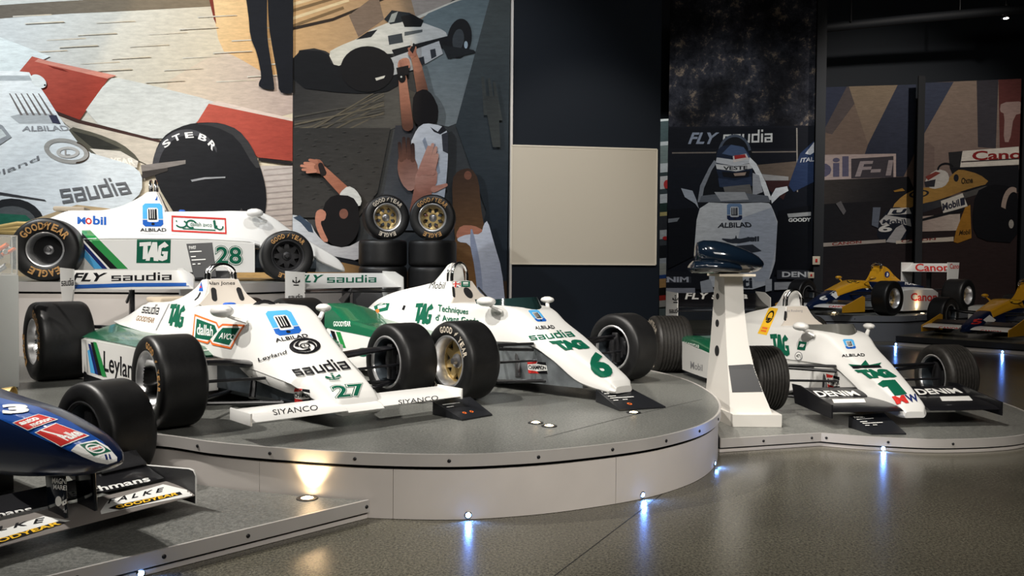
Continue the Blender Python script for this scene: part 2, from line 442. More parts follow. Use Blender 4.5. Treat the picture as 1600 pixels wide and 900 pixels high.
# the navy partition, turned a little to the picture plane, with the blank board
PA = .149
pu = Vector((cos(PA), sin(PA), 0)); pn = Vector((sin(PA), -cos(PA), 0)); p0 = Vector((.0, 12.55, 0))
def oriented_box(bm, o, u, w, n, t0, t1, z0, z1, off=0.0):
    pts = [o + u * off, o + u * (off + w)]
    V = [[bm.verts.new((*(p - n * t).xy, z)) for z in (z0, z1)] for p in pts for t in (t0, t1)]
    a, b, c, d = V
    for f in ((a[0], c[0], c[1], a[1]), (b[0], b[1], d[1], d[0]), (a[0], a[1], b[1], b[0]), (c[0], d[0], d[1], c[1]), (a[1], c[1], d[1], b[1]), (a[0], b[0], d[0], c[0])): bm.faces.new(f)
    return bm
wpart = (on_plane(1030.5, 320, p0, pn) - p0).dot(pu)
bm = bmesh.new(); oriented_box(bm, p0, pu, wpart, pn, 0, .35, 0, 8); struct('wall_navy', bm, 'navy_wall')
bm = bmesh.new(); oriented_box(bm, p0, pu, .035, pn, -.03, .06, 0, 8, off=-.045); struct('trim_1', bm, 'alu_trim')
b = thing('blank_board', 'blank cream rectangular board on the dark navy wall', 'board')
cs = [on_plane(x, y, p0 + pn * .03, pn) for x, y in ((798.2, 412), (1024, 413.4), (1026.8, 233.6), (799.6, 227.2))]
z0b = (cs[0].z + cs[1].z) / 2; z1b = (cs[2].z + cs[3].z) / 2; u0 = ((cs[0] + cs[3]) / 2 - p0).dot(pu); u1 = ((cs[1] + cs[2]) / 2 - p0).dot(pu)
bm = bmesh.new(); oriented_box(bm, p0, pu, u1 - u0, pn, -.03, 0, z0b, z1b, off=u0); obj('board_panel', bm, 'board', b, 0)
bm = bmesh.new()
for (a, c, lo, hi) in ((u0, u1, z0b - .012, z0b + .012), (u0, u1, z1b - .012, z1b + .012), (u0 - .012, u0 + .012, z0b, z1b), (u1 - .012, u1 + .012, z0b, z1b)):
    oriented_box(bm, p0, pu, c - a, pn, -.036, 0, lo, hi, off=a)
obj('edge_strip', bm, 'board_edge', b, 0)

# ------------------------------------------------------------------ display platforms
def smooth_line(pts, k=8):
    out = []; n = len(pts)
    for i in range(n - 1):
        p = [Vector(pts[max(0, min(n - 1, j))]) for j in (i - 1, i, i + 1, i + 2)]
        for s in range(k):
            t = s / k
            out.append(.5 * ((2 * p[1]) + (p[2] - p[0]) * t + (2 * p[0] - 5 * p[1] + 4 * p[2] - p[3]) * t * t + (3 * p[1] - p[0] - 3 * p[2] + p[3]) * t ** 3))
    return out + [Vector(pts[-1])]
def offset_line(line, d):
    out = []
    for i, p in enumerate(line):
        t = (line[min(i + 1, len(line) - 1)] - line[max(i - 1, 0)]).normalized(); out.append(p + Vector((t.y, -t.x)) * d)
    return out
def band(bm, line, t, z0, z1, d0=0.0):
    """upright strip along line, from offset d0 outwards to d0+t"""
    A = offset_line(line, d0); B = offset_line(line, d0 + t)
    rings = [[(a.x, a.y, z0), (b.x, b.y, z0), (b.x, b.y, z1), (a.x, a.y, z1)] for a, b in zip(A, B)]
    return loft(bm, rings)
def nearest(line, p):
    best = None
    for a, b in zip(line, line[1:]):
        d = b - a; t = max(0, min(1, (p - a).dot(d) / max(d.length_squared, 1e-9))); q = a + d * t
        if best is None or (q - p).length < best[0]: best = ((q - p).length, q, d.normalized())
    q, d = best[1:]; return q, Vector((d.y, -d.x))
def platform(label, front, back, z, trim_h, mt_top='stage_stone', trim='alu_trim', wall='platform_wall', bolts=(), leds=(), seams=(), panel=1.6, led_energy=.8):
    """front = visible edge running left to right (outside is on its right-hand side), back closes the outline"""
    root = thing('display_platform', label, 'platform', group='display platforms')
    bm = bmesh.new(); prism(bm, [tuple(p) for p in front] + [tuple(p) for p in back], max(.004, z - .03), z, 'z')
    obj('deck', bm, mt_top, root, 0)
    # riser panels with fine joints, metal edge strip standing proud of them
    seg = []; cur = [front[0]]; run = 0
    for a, b in zip(front, front[1:]):
        cur.append(b); run += (b - a).length
        if any((b - Vector(s)).length < (b - a).length * .75 for s in seams) or run > panel: seg.append(cur); cur = [b]; run = 0
    if len(cur) > 1: seg.append(cur)
    for s in seg:
        if len(s) < 2: continue
        s = [p.copy() for p in s]; d0 = (s[1] - s[0]).normalized(); d1 = (s[-1] - s[-2]).normalized(); s[0] += d0 * .0015; s[-1] -= d1 * .0015
        bm = bmesh.new(); band(bm, s, .02, .002, z - trim_h - min(.022, z * .14), -.035); obj('riser_panel', bm, wall, root, 40)
    bm = bmesh.new(); band(bm, front, .02, .002, z - .004, -.06); obj('shade_backing', bm, 'shadow_gap', root, 40)  # near-black band painting the shadow line below the edge strip
    bm = bmesh.new(); band(bm, front, .014, z - trim_h, z + .003, -.012); obj('edge_strip', bm, trim, root, 40)
    proto = None
    for px, py in bolts:
        q, n = nearest(front, at_z(px, py, z - trim_h * .5).xy)
        if proto is None:
            bm = bmesh.new(); lathe(bm, [(0, .0045), (.006, .0045), (.0095, .002), (.0105, -.004), (0, -.004)], 12, 'y'); proto = mesh_from(bm, 'bolt'); proto.materials.append(MATS['lamp_ring'])
        o = link('bolt', proto, root); o.location = (q.x + n.x * .0035, q.y + n.y * .0035, z - trim_h * .5); o.rotation_euler = (0, 0, atan2(n.y, n.x) - pi / 2)
    for px, py, zz in leds:
        q, n = nearest(front, at_z(px, py, zz).xy)
        c = Vector((q.x, q.y, zz)) + Vector((n.x, n.y, 0)) * -.012
        bm = bmesh.new(); lathe(bm, [(.012, -.004), (.020, -.004), (.020, .004), (.014, .008), (.012, .006)], 20, 'y', close=True); o = obj('light_bezel', bm, 'chrome', root)
        o.location = c; o.rotation_euler = (0, 0, atan2(n.y, n.x) - pi / 2)
        bm = bmesh.new(); lathe(bm, [(0, .011), (.007, .009), (.012, .003), (.012, -.003), (0, -.003)], 16, 'y'); l = obj('light_lens', bm, 'lamp_blue', o)
        ld = bpy.data.lights.new('kerb_light', 'SPOT'); ld.energy = led_energy * 6; ld.color = (.12, .30, 1); ld.shadow_soft_size = .012; ld.spot_size = radians(165); ld.spot_blend = .5
        lo = bpy.data.objects.new('kerb_light', ld); COL.objects.link(lo); lo.location = c + Vector((n.x, n.y, 0)) * .016
        lo.rotation_euler = Vector((n.x, n.y, -.25)).to_track_quat('-Z', 'Y').to_euler()
    return root
V2 = lambda *p: [Vector(q) for q in p]
ZP, ZQ, ZU, ZF, ZG = .348, .10, 1.125, .46, .17
round_front = smooth_line([(-7, 5.0), (-3.6, 5.0), (-2.6, 4.98), (-2.025, 4.855), (-1.665, 4.674), (-1.272, 4.54), (-.803, 4.432), (-.329, 4.402), (.03, 4.47), (.356, 4.596), (.739, 4.812), (1.004, 5.043), (1.219, 5.316), (1.39, 5.66), (1.515, 6.1), (1.575, 6.6), (1.56, 7.2), (1.46, 7.7), (1.25, 8.2), (.9, 8.8), (.35, 9.4), (-.4, 9.9)], 8)
seam1, _ = nearest(round_front, at_z(627, 770, .1).xy)
rp = platform('large round-fronted grey platform carrying the cars numbered 27 and 6', round_front, V2((-2.0, 10.6), (-2.2, 9.4), (-2.7, 8.85), (-7, 8.85)), ZP, .062,
    bolts=((308, 697), (428, 706), (565, 710), (702, 715), (833, 709), (950, 700), (1037, 688), (1095, 674), (1123, 655)), leds=((731, 803, .026), (1013, 776, .026), (1119, 724, .03)), seams=[seam1], panel=1.25)
deck = [c for c in rp.children if c.name.startswith('deck')][0]
joint(deck, at_z(1097, 624, ZP), at_z(975, 652, ZP), ZP)
joint(deck, at_z(975, 652, ZP), at_z(850, 684, ZP), ZP)
low_front = V2((-3.3, 1.75), (-1.849, 3.283), (-.745, 4.425))
platform('low grey platform under the blue nosed car at lower left', low_front, [p for p in round_front if -6 < p.x < -.76 and p.y < 6][::-1] + V2((-6, 4.99), (-6, 1.75)), ZQ, .062,
    bolts=((573, 792), (378, 833), (250, 866), (108, 894)), leds=((210, 890, .016),), panel=5)
right_front = V2((1.512, 6.06), (2.327, 6.311)) + smooth_line([(2.35, 6.30), (2.56, 6.21), (2.812, 6.142), (3.03, 6.10), (3.263, 6.113), (3.55, 6.17), (3.839, 6.296), (4.2, 6.6), (4.42, 7.1), (4.55, 7.7), (4.58, 8.3), (4.5, 9.2), (4.2, 10.3), (3.7, 11.1)], 6)
platform('low grey platform with a curved front under the car numbered 1', right_front, V2((1.2, 11.3), (.95, 8.9)) + [p for p in round_front if p.x > .92 and 6.1 < p.y < 8.8][::-1], ZQ, .062,
    bolts=((1193, 689), (1274, 686), (1290, 687), (1391, 694), (1499, 697)), leds=((1383, 704, .018),), panel=2.5)
up_front = V2((-8, 8.95), (-3.4, 8.95)) + smooth_line([(-3.35, 8.95), (-2.95, 9.05), (-2.68, 9.35), (-2.5, 9.9), (-2.32, 10.7), (-2.2, 11.5), (-2.15, 12.44)], 6)
platform('high platform at the back left carrying the car numbered 28', up_front, V2((-8, 12.44)), ZU, .10, panel=2.2)
far_front = smooth_line([(4.6, 17.2), (4.85, 16.2), (5.35, 15.55), (6.2, 15.32), (7.0, 15.35), (7.5, 15.65), (8.2, 16.2), (9.0, 16.75), (9.6, 17.3), (9.8, 18.5)], 6)
platform('curved dark platform at the back under the yellow car with a white wing', far_front, V2((9.8, 19.4), (6.5, 19.4), (6.5, 17.25)), ZF, .10, trim='fascia_grey', wall='fascia_grey', bolts=((1330, 497), (1410, 496)), panel=2.4)
far_low = V2((6.6, 14.5), (6.75, 14.35), (8.05, 12.95), (9.9, 12.2), (12.0, 11.6))
platform('low dark platform at the right edge under the car with a red numeral 5', far_low, V2((13, 13.5), (13, 18), (11, 18), (9.95, 17.3), (9.15, 16.6), (8.35, 16.05), (7.65, 15.5), (7.15, 15.1)), ZG, .09, mt_top='floor_stone', trim='carbon', leds=((1400, 530, .03), (1575, 548, .03)), panel=3, led_energy=1.2)

def uplight(px, py, z, label, energy=2.0, r=.055, aim=(0, 0, 1), twin=False, size=70):
    c = at_z(px, py, z)
    t = thing('floor_uplight', label, 'light', (c.x, c.y, z), 0, 'uplights set in the platforms')
    bm = bmesh.new(); lathe(bm, [(r * .55, -.01), (r * .6, .006), (r * .95, .005), (r, .001), (r, -.01)], 28, 'z', close=True); obj('ring', bm, 'lamp_ring', t)
    bm = bmesh.new(); lathe(bm, [(0, .010), (r * .3, .009), (r * .55, .004), (r * .55, -.01), (0, -.01)], 20, 'z'); obj('lens', bm, 'lamp_warm', t)
    l = bpy.data.lights.new('uplight', 'SPOT'); l.energy = energy; l.color = (1, .72, .40); l.spot_size = radians(size); l.spot_blend = .9; l.shadow_soft_size = .03
    o = bpy.data.objects.new('uplight', l); COL.objects.link(o); o.location = (c.x, c.y, z + .02); o.rotation_euler = Vector(aim).to_track_quat('-Z', 'Y').to_euler()
    return t
uplight(480, 779, ZQ, 'glowing round uplight set in the low platform by the curved riser', 30, .058, (.12, .34, 1), size=85)
uplight(837, 661, ZP, 'left one of the twin uplights near the front edge of the round platform', 2.5, .05)
uplight(858, 666, ZP, 'right one of the twin uplights near the front edge of the round platform', 2.5, .05)
uplight(990, 645, ZP, 'single uplight in front of the black placard of the number 6 car', 3, .05)
uplight(1552, 631, ZQ, 'round uplight at the far end of the black front wing', 3, .06)
uplight(533, 419, ZU, 'warm uplight on the high platform ahead of the number 28 nose', 45, .06, (.15, .55, 1), size=120)
uplight(1303, 489, ZF, 'warm uplight under the front wing of the back yellow car', 8, .07, (0, .6, 1))
uplight(1441, 490, ZF, 'warm uplight beside the white side of the back yellow car', 8, .07, (-.3, .6, 1))

# ------------------------------------------------------------------ wheels
_WM = {}
def arc_letters(words_at, r, h, y):
    """letters round the sidewall: words_at = [(string, centre angle in degrees clockwise from the top, flip)]"""
    V, Fs = [], []
    for s, a_mid, flip in words_at:
        w = [.45 if c in " I'" else (1.0 if c in 'MW' else .82) for c in s]; tot = sum(w) * h * 1.02; pos = -tot / 2
        for c, cw in zip(s, w):
            adv = cw * h * 1.02
            if c != ' ':
                vs, fs, asp = text_mesh(c, .035); a = radians(a_mid) + (pos + adv / 2) / r * (-1 if flip else 1)
                ux, uz = -sin(a), cos(a); rx, rz = -cos(a), -sin(a)
                if flip: ux, uz, rx, rz = -ux, -uz, -rx, -rz
                ww = adv * .84; base = len(V); r0 = r
                for (x, q) in vs:
                    px = (x - .5) * ww; pz = (q - .5) * h
                    V.append((-sin(a) * r0 + rx * px + ux * pz, y, cos(a) * r0 + rz * px + uz * pz))
                Fs += [tuple(base + i for i in f) for f in fs]
            pos += adv
    me = bpy.data.meshes.new('lettering'); me.from_pydata(V, [], Fs); return me
def wheel_meshes(D, Wd, tread, style, ink):
    k = (D, Wd, tread, style, ink)
    if k in _WM: return _WM[k]
    R, h = D / 2, Wd / 2; out = {}
    side = [(.172, .80), (.184, .92), (.205, .985), (R * .80, 1.0), (R * .885, .985), (R * .945, .945), (R * .98, .87), (R * .996, .78)]
    prof = [(r, -h * y) for r, y in side]
    if tread:
        n = 8
        for i in range(n):
            y0 = -h * .74 + 2 * h * .74 * i / n; y1 = y0 + 2 * h * .74 / n
            prof += [(R, y0 + .001), (R, y1 - .009), (R - .012, y1 - .007), (R - .012, y1 - .001)]
    else: prof += [(R, -h * .6), (R, 0), (R, h * .6)]
    prof += [(r, h * y) for r, y in side[::-1]]
    bm = bmesh.new(); lathe(bm, prof, 72 if D > .5 else 48, 'y'); out['tyre'] = (mesh_from(bm, 'tyre', 45 if tread else 60), 'tread_rubber' if tread else 'rubber')
    rim = 'dark_mag' if style == 'dark' else 'polished_rim'
    bm = bmesh.new()
    lathe(bm, [(.170, h * .80), (.190, h * .90), (.193, h * .935), (.188, h * .95), (.176, h * .93), (.168, h * .80), (.160, h * .62), (.156, h * .2), (.157, -h * .05), (.166, -h * .05), (.168, h * .5)], 56, 'y', close=True)
    out['rim'] = (mesh_from(bm, 'rim', 30), rim)
    bm = bmesh.new(); lathe(bm, [(.158, 0), (.158, -h * .6), (.170, -h * .84), (.176, -h * .84), (.168, -h * .5), (.166, 0)], 56, 'y', close=True); out['inner_barrel'] = (mesh_from(bm, 'inner_barrel', 30), 'tub_metal')
    bm = bmesh.new(); lathe(bm, [(.172, -h * .86), (.190, -h * .90), (.194, -h * .95), (.186, -h * .975), (.176, -h * .94)], 56, 'y', close=True); out['rim_lip'] = (mesh_from(bm, 'rim_lip', 30), rim)
    yd = h * {'deep': .02, 'dish': .12}.get(style, .30)
    bm = bmesh.new()
    if style == 'deep':
        lathe(bm, [(0, yd), (.157, yd), (.157, yd - .012), (0, yd - .012)], 40, 'y'); out['hub_plate'] = (mesh_from(bm, 'hub_plate', 30), 'black_paint')
    else:
        pts = []
        for i in range(16):
            a = pi * i / 8; r = (.157 if i % 2 == 0 else .082) * (.74 if style == 'dish' else 1)
            if i % 2 == 0: pts += [(r * cos(a - .14), r * sin(a - .14)), (r * cos(a + .14), r * sin(a + .14))]
            else: pts.append((r * cos(a), r * sin(a)))
        prism(bm, pts, yd - .022, yd, 'y', .004)
        if style != 'dish': lathe(bm, [(.146, yd - .02), (.158, yd - .02), (.158, yd + .004), (.148, yd + .004)], 40, 'y', close=True)
        if style == 'dish':
            bd = bmesh.new(); lathe(bd, [(.166, h * .74), (.150, h * .45), (.112, yd + .012), (.112, yd - .012), (.160, h * .3), (.168, h * .7)], 48, 'y', close=True); out['dish'] = (mesh_from(bd, 'dish', 40), 'chrome')
        out['spokes'] = (mesh_from(bm, 'spokes', 30), 'dark_mag' if style == 'dark' else 'gold_mag')
        bm = bmesh.new(); lathe(bm, [(.158, -h * .25), (.02, -h * .25), (.02, -h * .2), (.158, -h * .2)], 32, 'y', close=True); out['brake_disc'] = (mesh_from(bm, 'brake_disc', 30), 'black_paint')
    bm = bmesh.new(); lathe(bm, [(0, yd + .05), (.022, yd + .048), (.028, yd + .02), (.05, yd + .012), (.055, yd), (.03, yd - .03), (0, yd - .03)], 24, 'y'); out['hub_nut'] = (mesh_from(bm, 'hub_nut', 30), 'steel' if style != 'dark' else 'dark_mag')
    bm = bmesh.new()
    lathe(bm, [(0, -h * .5), (.10, -h * .5), (.12, -h * .3), (.12, -h * .1), (0, -h * .1)], 20, 'y'); box(bm, -.035, .035, -h * .75, -h * .3, -.13, .13, .01); box(bm, .06, .11, -h * .6, -h * .2, -.06, .06, .01)
    out['upright'] = (mesh_from(bm, 'upright', 30), 'carbon')
    if ink:
        band_in, band_out = .196, R * .93; rm = (band_in + band_out) / 2; hh = (band_out - band_in) * .62
        me = arc_letters([('GOOD', -30, 0), ('YEAR', 30, 0), ('EAGLE', 180, 0)], rm, hh, h * 1.0 + .0015)
        out['lettering'] = (me, ink)
        bm = bmesh.new(); q = rm
        vs = [bm.verts.new((-x * hh, h + .0018, q + z * hh)) for x, z in ((-.25, -.5), (.05, .1), (-.2, .12), (.35, .55), (.5, .5), (.12, .2), (.3, .15))]
        bm.faces.new(vs); bmesh.ops.triangulate(bm, faces=bm.faces); out['emblem'] = (mesh_from(bm, 'emblem', 0), ink)
    for key, (me, m) in out.items(): me.materials.append(MATS[m])
    _WM[k] = out
    return out
def wheel(parent, x, y, D, Wd, side, style='gold', ink='tyre_gold', tread=False, steer=0.0, spin=0.0, name='wheel', z=None):
    t = link(name, None, parent); t.empty_display_size = .1
    t.location = (x, y, D / 2 if z is None else z); t.rotation_euler = (0, spin if side > 0 else -spin, steer + (0 if side > 0 else pi))
    for key, (me, m) in wheel_meshes(D, Wd, tread, style, ink).items(): link(key, me, t)
    return t

# ------------------------------------------------------------------ car kit
class Car:
    def __init__(s, label, x, y, h, z0, group=None):
        s.root = thing('race_car', label, 'race car', (x, y, z0), h, group or 'race cars on the platforms')
        s.M = Matrix.Translation((x, y, z0)) @ Matrix.Rotation(h, 4, 'Z'); s.Mi = s.M.inverted()
        s.zs = 1.0; s.nd = {}; s.eye = s.Mi @ CAM; s.R = s.Mi.to_3x3()
    def add(s, name, bm, m, parent=None, smooth=40):
        for v in bm.verts: v.co.z *= s.zs
        return obj(name, bm, m, parent or s.root, smooth)
    def local(s, px, py, **k):
        d = s.R @ pix_ray(px, py); ax, v = list(k.items())[0]; i = 'xyz'.index(ax)
        return s.eye + d * ((v - s.eye[i]) / d[i])
    def decal(s, name, items, quad, targets, cell=.045, label=None, parent=None):
        """artwork fixed on the surface of target panels, where the photograph shows its four corners"""
        trees = []
        for o in targets:      # the very triangles that are rendered
            o.data.calc_loop_triangles()
            trees.append(BVHTree.FromPolygons([v.co for v in o.data.vertices], [tuple(t.vertices) for t in o.data.loop_triangles]))
        k_ = targets[0].name; lift = .0011 + .00036 * s.nd.get(k_, 0); s.nd[k_] = (s.nd.get(k_, 0) + len(items)) % 20
        def place(u, v, layer):
            px, py = bil(quad, u, v); d = (s.R @ pix_ray(px, py)).normalized(); best = None
            for t in trees:
                hit, n, i, dist = t.ray_cast(s.eye, d)
                if hit is not None and (best is None or dist < best[2]): best = (hit, n, dist)
            if best is None: return None
            hit, n, dist = best
            if n.dot(d) > 0: n = -n
            return hit + n * (lift + layer * .3)
        o = flat_decal(name, items, place, parent or targets[0], cell)
        if label: o['label'] = label
        return o
def bez(p0, p1, p2, n):
    return [((1 - t) ** 2 * p0[0] + 2 * t * (1 - t) * p1[0] + t * t * p2[0], (1 - t) ** 2 * p0[1] + 2 * t * (1 - t) * p1[1] + t * t * p2[1]) for t in [i / n for i in range(n + 1)]]
def shell_ring(x, zt, wt, ze, we, tuck=.014):
    half = [(0, zt), (wt * .5, zt), (wt * .86, zt - .004)] + bez((wt * .94, zt - .007), (wt * 1.03 + .004, zt - .012), (wt * 1.04 + (we - wt) * .14, zt - .018 - (zt - ze) * .13), 3) + bez((wt * 1.04 + (we - wt) * .42, zt - .016 - (zt - ze) * .39), (wt * 1.04 + (we - wt) * .75 + .006, zt - .01 - (zt - ze) * .70), (we, ze), 3) + [(we - tuck, ze - tuck), (max(we - tuck * 2, .01) * .5, ze - tuck), (0, ze - tuck)]
    return [(x, y, z) for y, z in mirror_ring(half)]
def shell(bm, keys, n=44):
    t0, t1 = keys[0][0], keys[-1][0]; ts = sorted({round(t0 + (t1 - t0) * i / n, 4) for i in range(n + 1)} | {round(k[0], 4) for k in keys})
    loft(bm, [shell_ring(t, *crom(keys, t)) for t in ts])
def cut_cockpit(bm, x0, x1, w):
    fs = [f for f in bm.faces if x0 < f.calc_center_median().x < x1 and abs(f.calc_center_median().y) < w and f.normal.z > .45]
    bmesh.ops.delete(bm, geom=fs, context='FACES')
def cover_ring(x, zt, wt, zs, ws, ze, we, shear=0.0):
    half = [(0, zt), (wt * .6, zt)] + bez((wt, zt - .006), (wt + (ws - wt) * .22, zs + (zt - zs) * .22), (ws, zs), 6) + bez((ws + .008, zs - .008), ((ws + we) / 2 + .012, (zs + ze) / 2 - .002), (we, ze), 5) + [(we - .014, ze - .014), (we * .5, ze - .014), (0, ze - .014)]
    return [(x - max(0, z - zs) * shear, y, z) for y, z in mirror_ring(half)]
def cover(bm, keys, shear, n=26):
    t0, t1 = keys[0][0], keys[-1][0]; ts = sorted({round(t0 + (t1 - t0) * i / n, 4) for i in range(n + 1)} | {round(k[0], 4) for k in keys})
    loft(bm, [cover_ring(t, *crom(keys, t), shear=shear if abs(t - t1) < 1e-6 else shear * max(0, 1 - (t1 - t) / .25) if shear else 0) for t in ts])
def airfoil(x0, z0, x1, z1, th, camber, n=10):
    """closed section from leading edge (x0,z0) to trailing edge (x1,z1); camber lifts the middle"""
    up, lo = [], []
    for i in range(n + 1):
        t = i / n; x = x0 + (x1 - x0) * t; z = z0 + (z1 - z0) * t + camber * 4 * t * (1 - t)
        h = th * (1.48 * math.sqrt(t) - .63 * t - 1.76 * t * t + 1.42 * t ** 3 - .51 * t ** 4) * 1.0 + .0015
        up.append((x, z + h)); lo.append((x, z - h))
    return up + lo[::-1]
def wing(bm, sec, y0, y1, n=1, dih=None):
    rings = []
    for i in range(n + 1):
        y = y0 + (y1 - y0) * i / n; k = dih(y) if dih else (0, 0)
        rings.append([(x + k[0], y, z + k[1]) for x, z in sec])
    loft(bm, rings)
def slot(cx, cz, w, h, tilt=0.0, n=8):
    """stadium outline"""
    pts = []
    for i in range(n + 1): a = pi * i / n; pts.append((w / 2 * cos(a), h / 2 - w / 2 + w / 2 * sin(a)))
    for i in range(n + 1): a = pi + pi * i / n; pts.append((w / 2 * cos(a), -(h / 2 - w / 2) + w / 2 * sin(a)))
    c, s = cos(tilt), sin(tilt)
    return [(cx + x * c - y * s, cz + x * s + y * c) for x, y in pts]
def bar(car, name, pts, r, m='black_paint', flat=1.0, parent=None, n=8):
    bm = bmesh.new(); tube(bm, pts, r, n, flat); return car.add(name, bm, m, parent)
def suspension(car, wf, xa, zi, zo, yi, yo, xb=-.45, style='rocker'):
    for s in (-1, 1):
        bm = bmesh.new()
        if style == 'rocker': tube(bm, [(xa - .03, s * yi, zi), (-.03, s * (yi + yo) / 2, (zi + zo) / 2 + .012), (0, s * yo, zo)], [.085, .075, .05], 12, .32)
        else:
            tube(bm, [(xa + .16, s * yi, zi), (0, s * yo, zo)], .014, 8); tube(bm, [(xa - .2, s * yi, zi), (0, s * yo, zo)], .014, 8)
            tube(bm, [(xa + .16, s * yi, zi + .045), (0.02, s * yo, zo + .02)], .012, 8)
        car.add('upper_arm', bm, 'black_paint')
        bm = bmesh.new(); tube(bm, [(.22, s * (yi - .06), .11), (0, s * yo, .13)], .014); tube(bm, [(xb, s * yi, .11), (0, s * yo, .13)], .014); car.add('lower_wishbone', bm, 'black_paint')
        bar(car, 'steering_arm', [(.12, s * (yi - .05), .26), (.09, s * yo, .27)], .010)
        bar(car, 'strut', [(-.02, s * (yi + .04), .12), (-.1, s * (yi - .02), zi - .02)], .022)
def gearbox(car, tr, xr, zc=.30):
    bm = bmesh.new(); box(bm, xr - .55, xr + .75, -.13, .13, .10, .40, .03); box(bm, xr - .1, xr + .65, -.24, .24, .14, .44, .04); car.add('gearbox', bm, 'carbon')
    for s in (-1, 1):
        bar(car, 'driveshaft', [(xr, s * .12, zc), (xr, s * (tr / 2 - .1), zc)], .022, 'steel')
        bm = bmesh.new(); tube(bm, [(xr + .35, s * .2, .16), (xr, s * (tr / 2 - .1), .17)], .014); tube(bm, [(xr - .3, s * .12, .16), (xr, s * (tr / 2 - .1), .17)], .014)
        tube(bm, [(xr + .3, s * .2, .42), (xr, s * (tr / 2 - .1), .45)], [.05, .035], 10, .4); car.add('rear_wishbone', bm, 'black_paint')
def mirror(car, x, y, z, s, m='white_paint', size=1.0, foot=None):
    bm = bmesh.new()
    rings = [];
    for t, r in ((-.085, .006), (-.07, .03), (-.03, .044), (.02, .046), (.06, .036), (.085, .02), (.09, .004)):
        rings.append([(x + t * size, y + r * size * 1.35 * cos(2 * pi * k / 14), z + r * size * .85 * sin(2 * pi * k / 14)) for k in range(14)])
    loft(bm, rings); o = car.add('mirror', bm, m)
    f = foot or (x + .06, y - s * .13, z - .10)
    bm = bmesh.new(); tube(bm, [(x, y, z - .02), ((x + f[0]) / 2, (y + f[1]) / 2, z - .05), f], [.016, .018, .022], 8, .6); car.add('mirror_stalk', bm, m, o)
    return o
def bulkhead(car, zt, wt, zb, wb, x0, shear, slots, hole=None, m='cream_paint'):
    def P(y, z, off): return (x0 - (z - zb) * shear + off, y, z)
    bm = bmesh.new(); out = [(-wt, zt), (wt, zt), (wt + (wb - wt) * .28, zt - (zt - zb) * .5), (wb, zb + .02), (wb * .9, zb), (-wb * .9, zb), (-wb, zb + .02), (-wt - (wb - wt) * .28, zt - (zt - zb) * .5)]
    A = [bm.verts.new(P(y, z, .0)) for y, z in out]; B = [bm.verts.new(P(y, z, .018)) for y, z in out]
    bm.faces.new(A); bm.faces.new(B[::-1])
    for i in range(len(A)): bm.faces.new((A[i], B[i], B[(i + 1) % len(A)], A[(i + 1) % len(A)]))
    o = car.add('bulkhead', bm, m, smooth=20)
    for sl in slots:
        bm = bmesh.new(); A = [bm.verts.new(P(y, z, .0195)) for y, z in sl]; B = [bm.verts.new(P(y, z, .0165)) for y, z in sl]; bm.faces.new(A); bm.faces.new(B[::-1])
        for i in range(len(A)): bm.faces.new((A[i], B[i], B[(i + 1) % len(A)], A[(i + 1) % len(A)]))
        car.add('vent_slot', bm, 'shadow_gap', o, 0)
    return o
def roll_hoop(car, x, w, z0, z1, r=.016, gap=.06, n=14):
    for k, dx in enumerate((0, -gap)):
        pts = [(x + dx, -w, z0 - .02)] + [(x + dx, -w * 1.0 * cos(pi * i / n), z0 + (z1 - z0 - r) * (.28 + .72 * sin(pi * i / n)) if 0 < i < n else z0 + (z1 - z0) * .2) for i in range(n + 1)] + [(x + dx, w, z0 - .02)]
        bm = bmesh.new(); tube(bm, pts, r if k == 0 else r * .85, 10); car.add('roll_hoop', bm, 'chrome')

# ------------------------------------------------------------------ logo artwork (unit square: x right, y up)
def tag_logo(ink='green_ink'):
    return [('p', [(0, .96), (.40, 1), (.39, .80), (.28, .79), (.30, .12), (.12, .10), (.13, .78), (0, .76)], ink),
            ('p', [(.44, .98), (.60, .98), (.66, 0.0), (.50, 0.02), (.49, .20), (.38, .20), (.36, .02), (.22, .02)], ink),
            ('p', [(.66, .78), (.86, 1.0), (1, .80), (.86, .68), (.84, .72), (.76, .66), (.74, .30), (.82, .24), (.84, .36), (.78, .36), (.78, .50), (.98, .50), (.96, .10), (.80, .0), (.66, .06), (.62, .30)], ink)]
def albilad(text=True, blue='sky_ink', dark='blue_ink', ink='black_ink'):
    out = [('r', [(.10, .45), (.10, .92), (.20, 1), (.80, 1), (.90, .92), (.90, .45)], [(.28, .45), (.28, .80), (.34, .85), (.66, .85), (.72, .80), (.72, .45)], blue, False),
           ('r', [(.10, .42), (.10, .26), (.20, .18), (.80, .18), (.90, .26), (.90, .42)], [(.28, .42), (.28, .36), (.36, .34), (.64, .34), (.72, .36), (.72, .42)], dark, False),
           ('p', ell(.5, .27, .07, .05, 12), ink)]
    for i, x in enumerate((.33, .42, .50, .58)):
        out.append(('p', [(x, .42), (x + .05, .42), (x + .05, .78), (x, .80)], ink))
    out.append(('p', [(.33, .42), (.66, .42), (.66, .80), (.62, .80), (.62, .46), (.33, .46)], ink))
    if text: out.append(('t', 'ALBILAD', (0, 0, 1, .12), ink, {'b': .02}))
    return out
def champion():
    return [('p', rect(0, 0, 1, 1), 'white_ink'), ('p', [(0, .72), (0, 1), (.55, 1), (.45, .82)], 'red_ink'), ('p', [(.55, 1), (1, 1), (1, .72), (.5, .82)], 'black_ink'),
            ('p', [(0, 0), (0, .28), (.45, .18), (.55, 0)], 'red_ink'), ('p', [(.55, 0), (1, 0), (1, .28), (.45, .18)], 'black_ink'), ('t', 'CHAMPION', (.04, .34, .96, .68), 'black_ink', {'b': .03})]
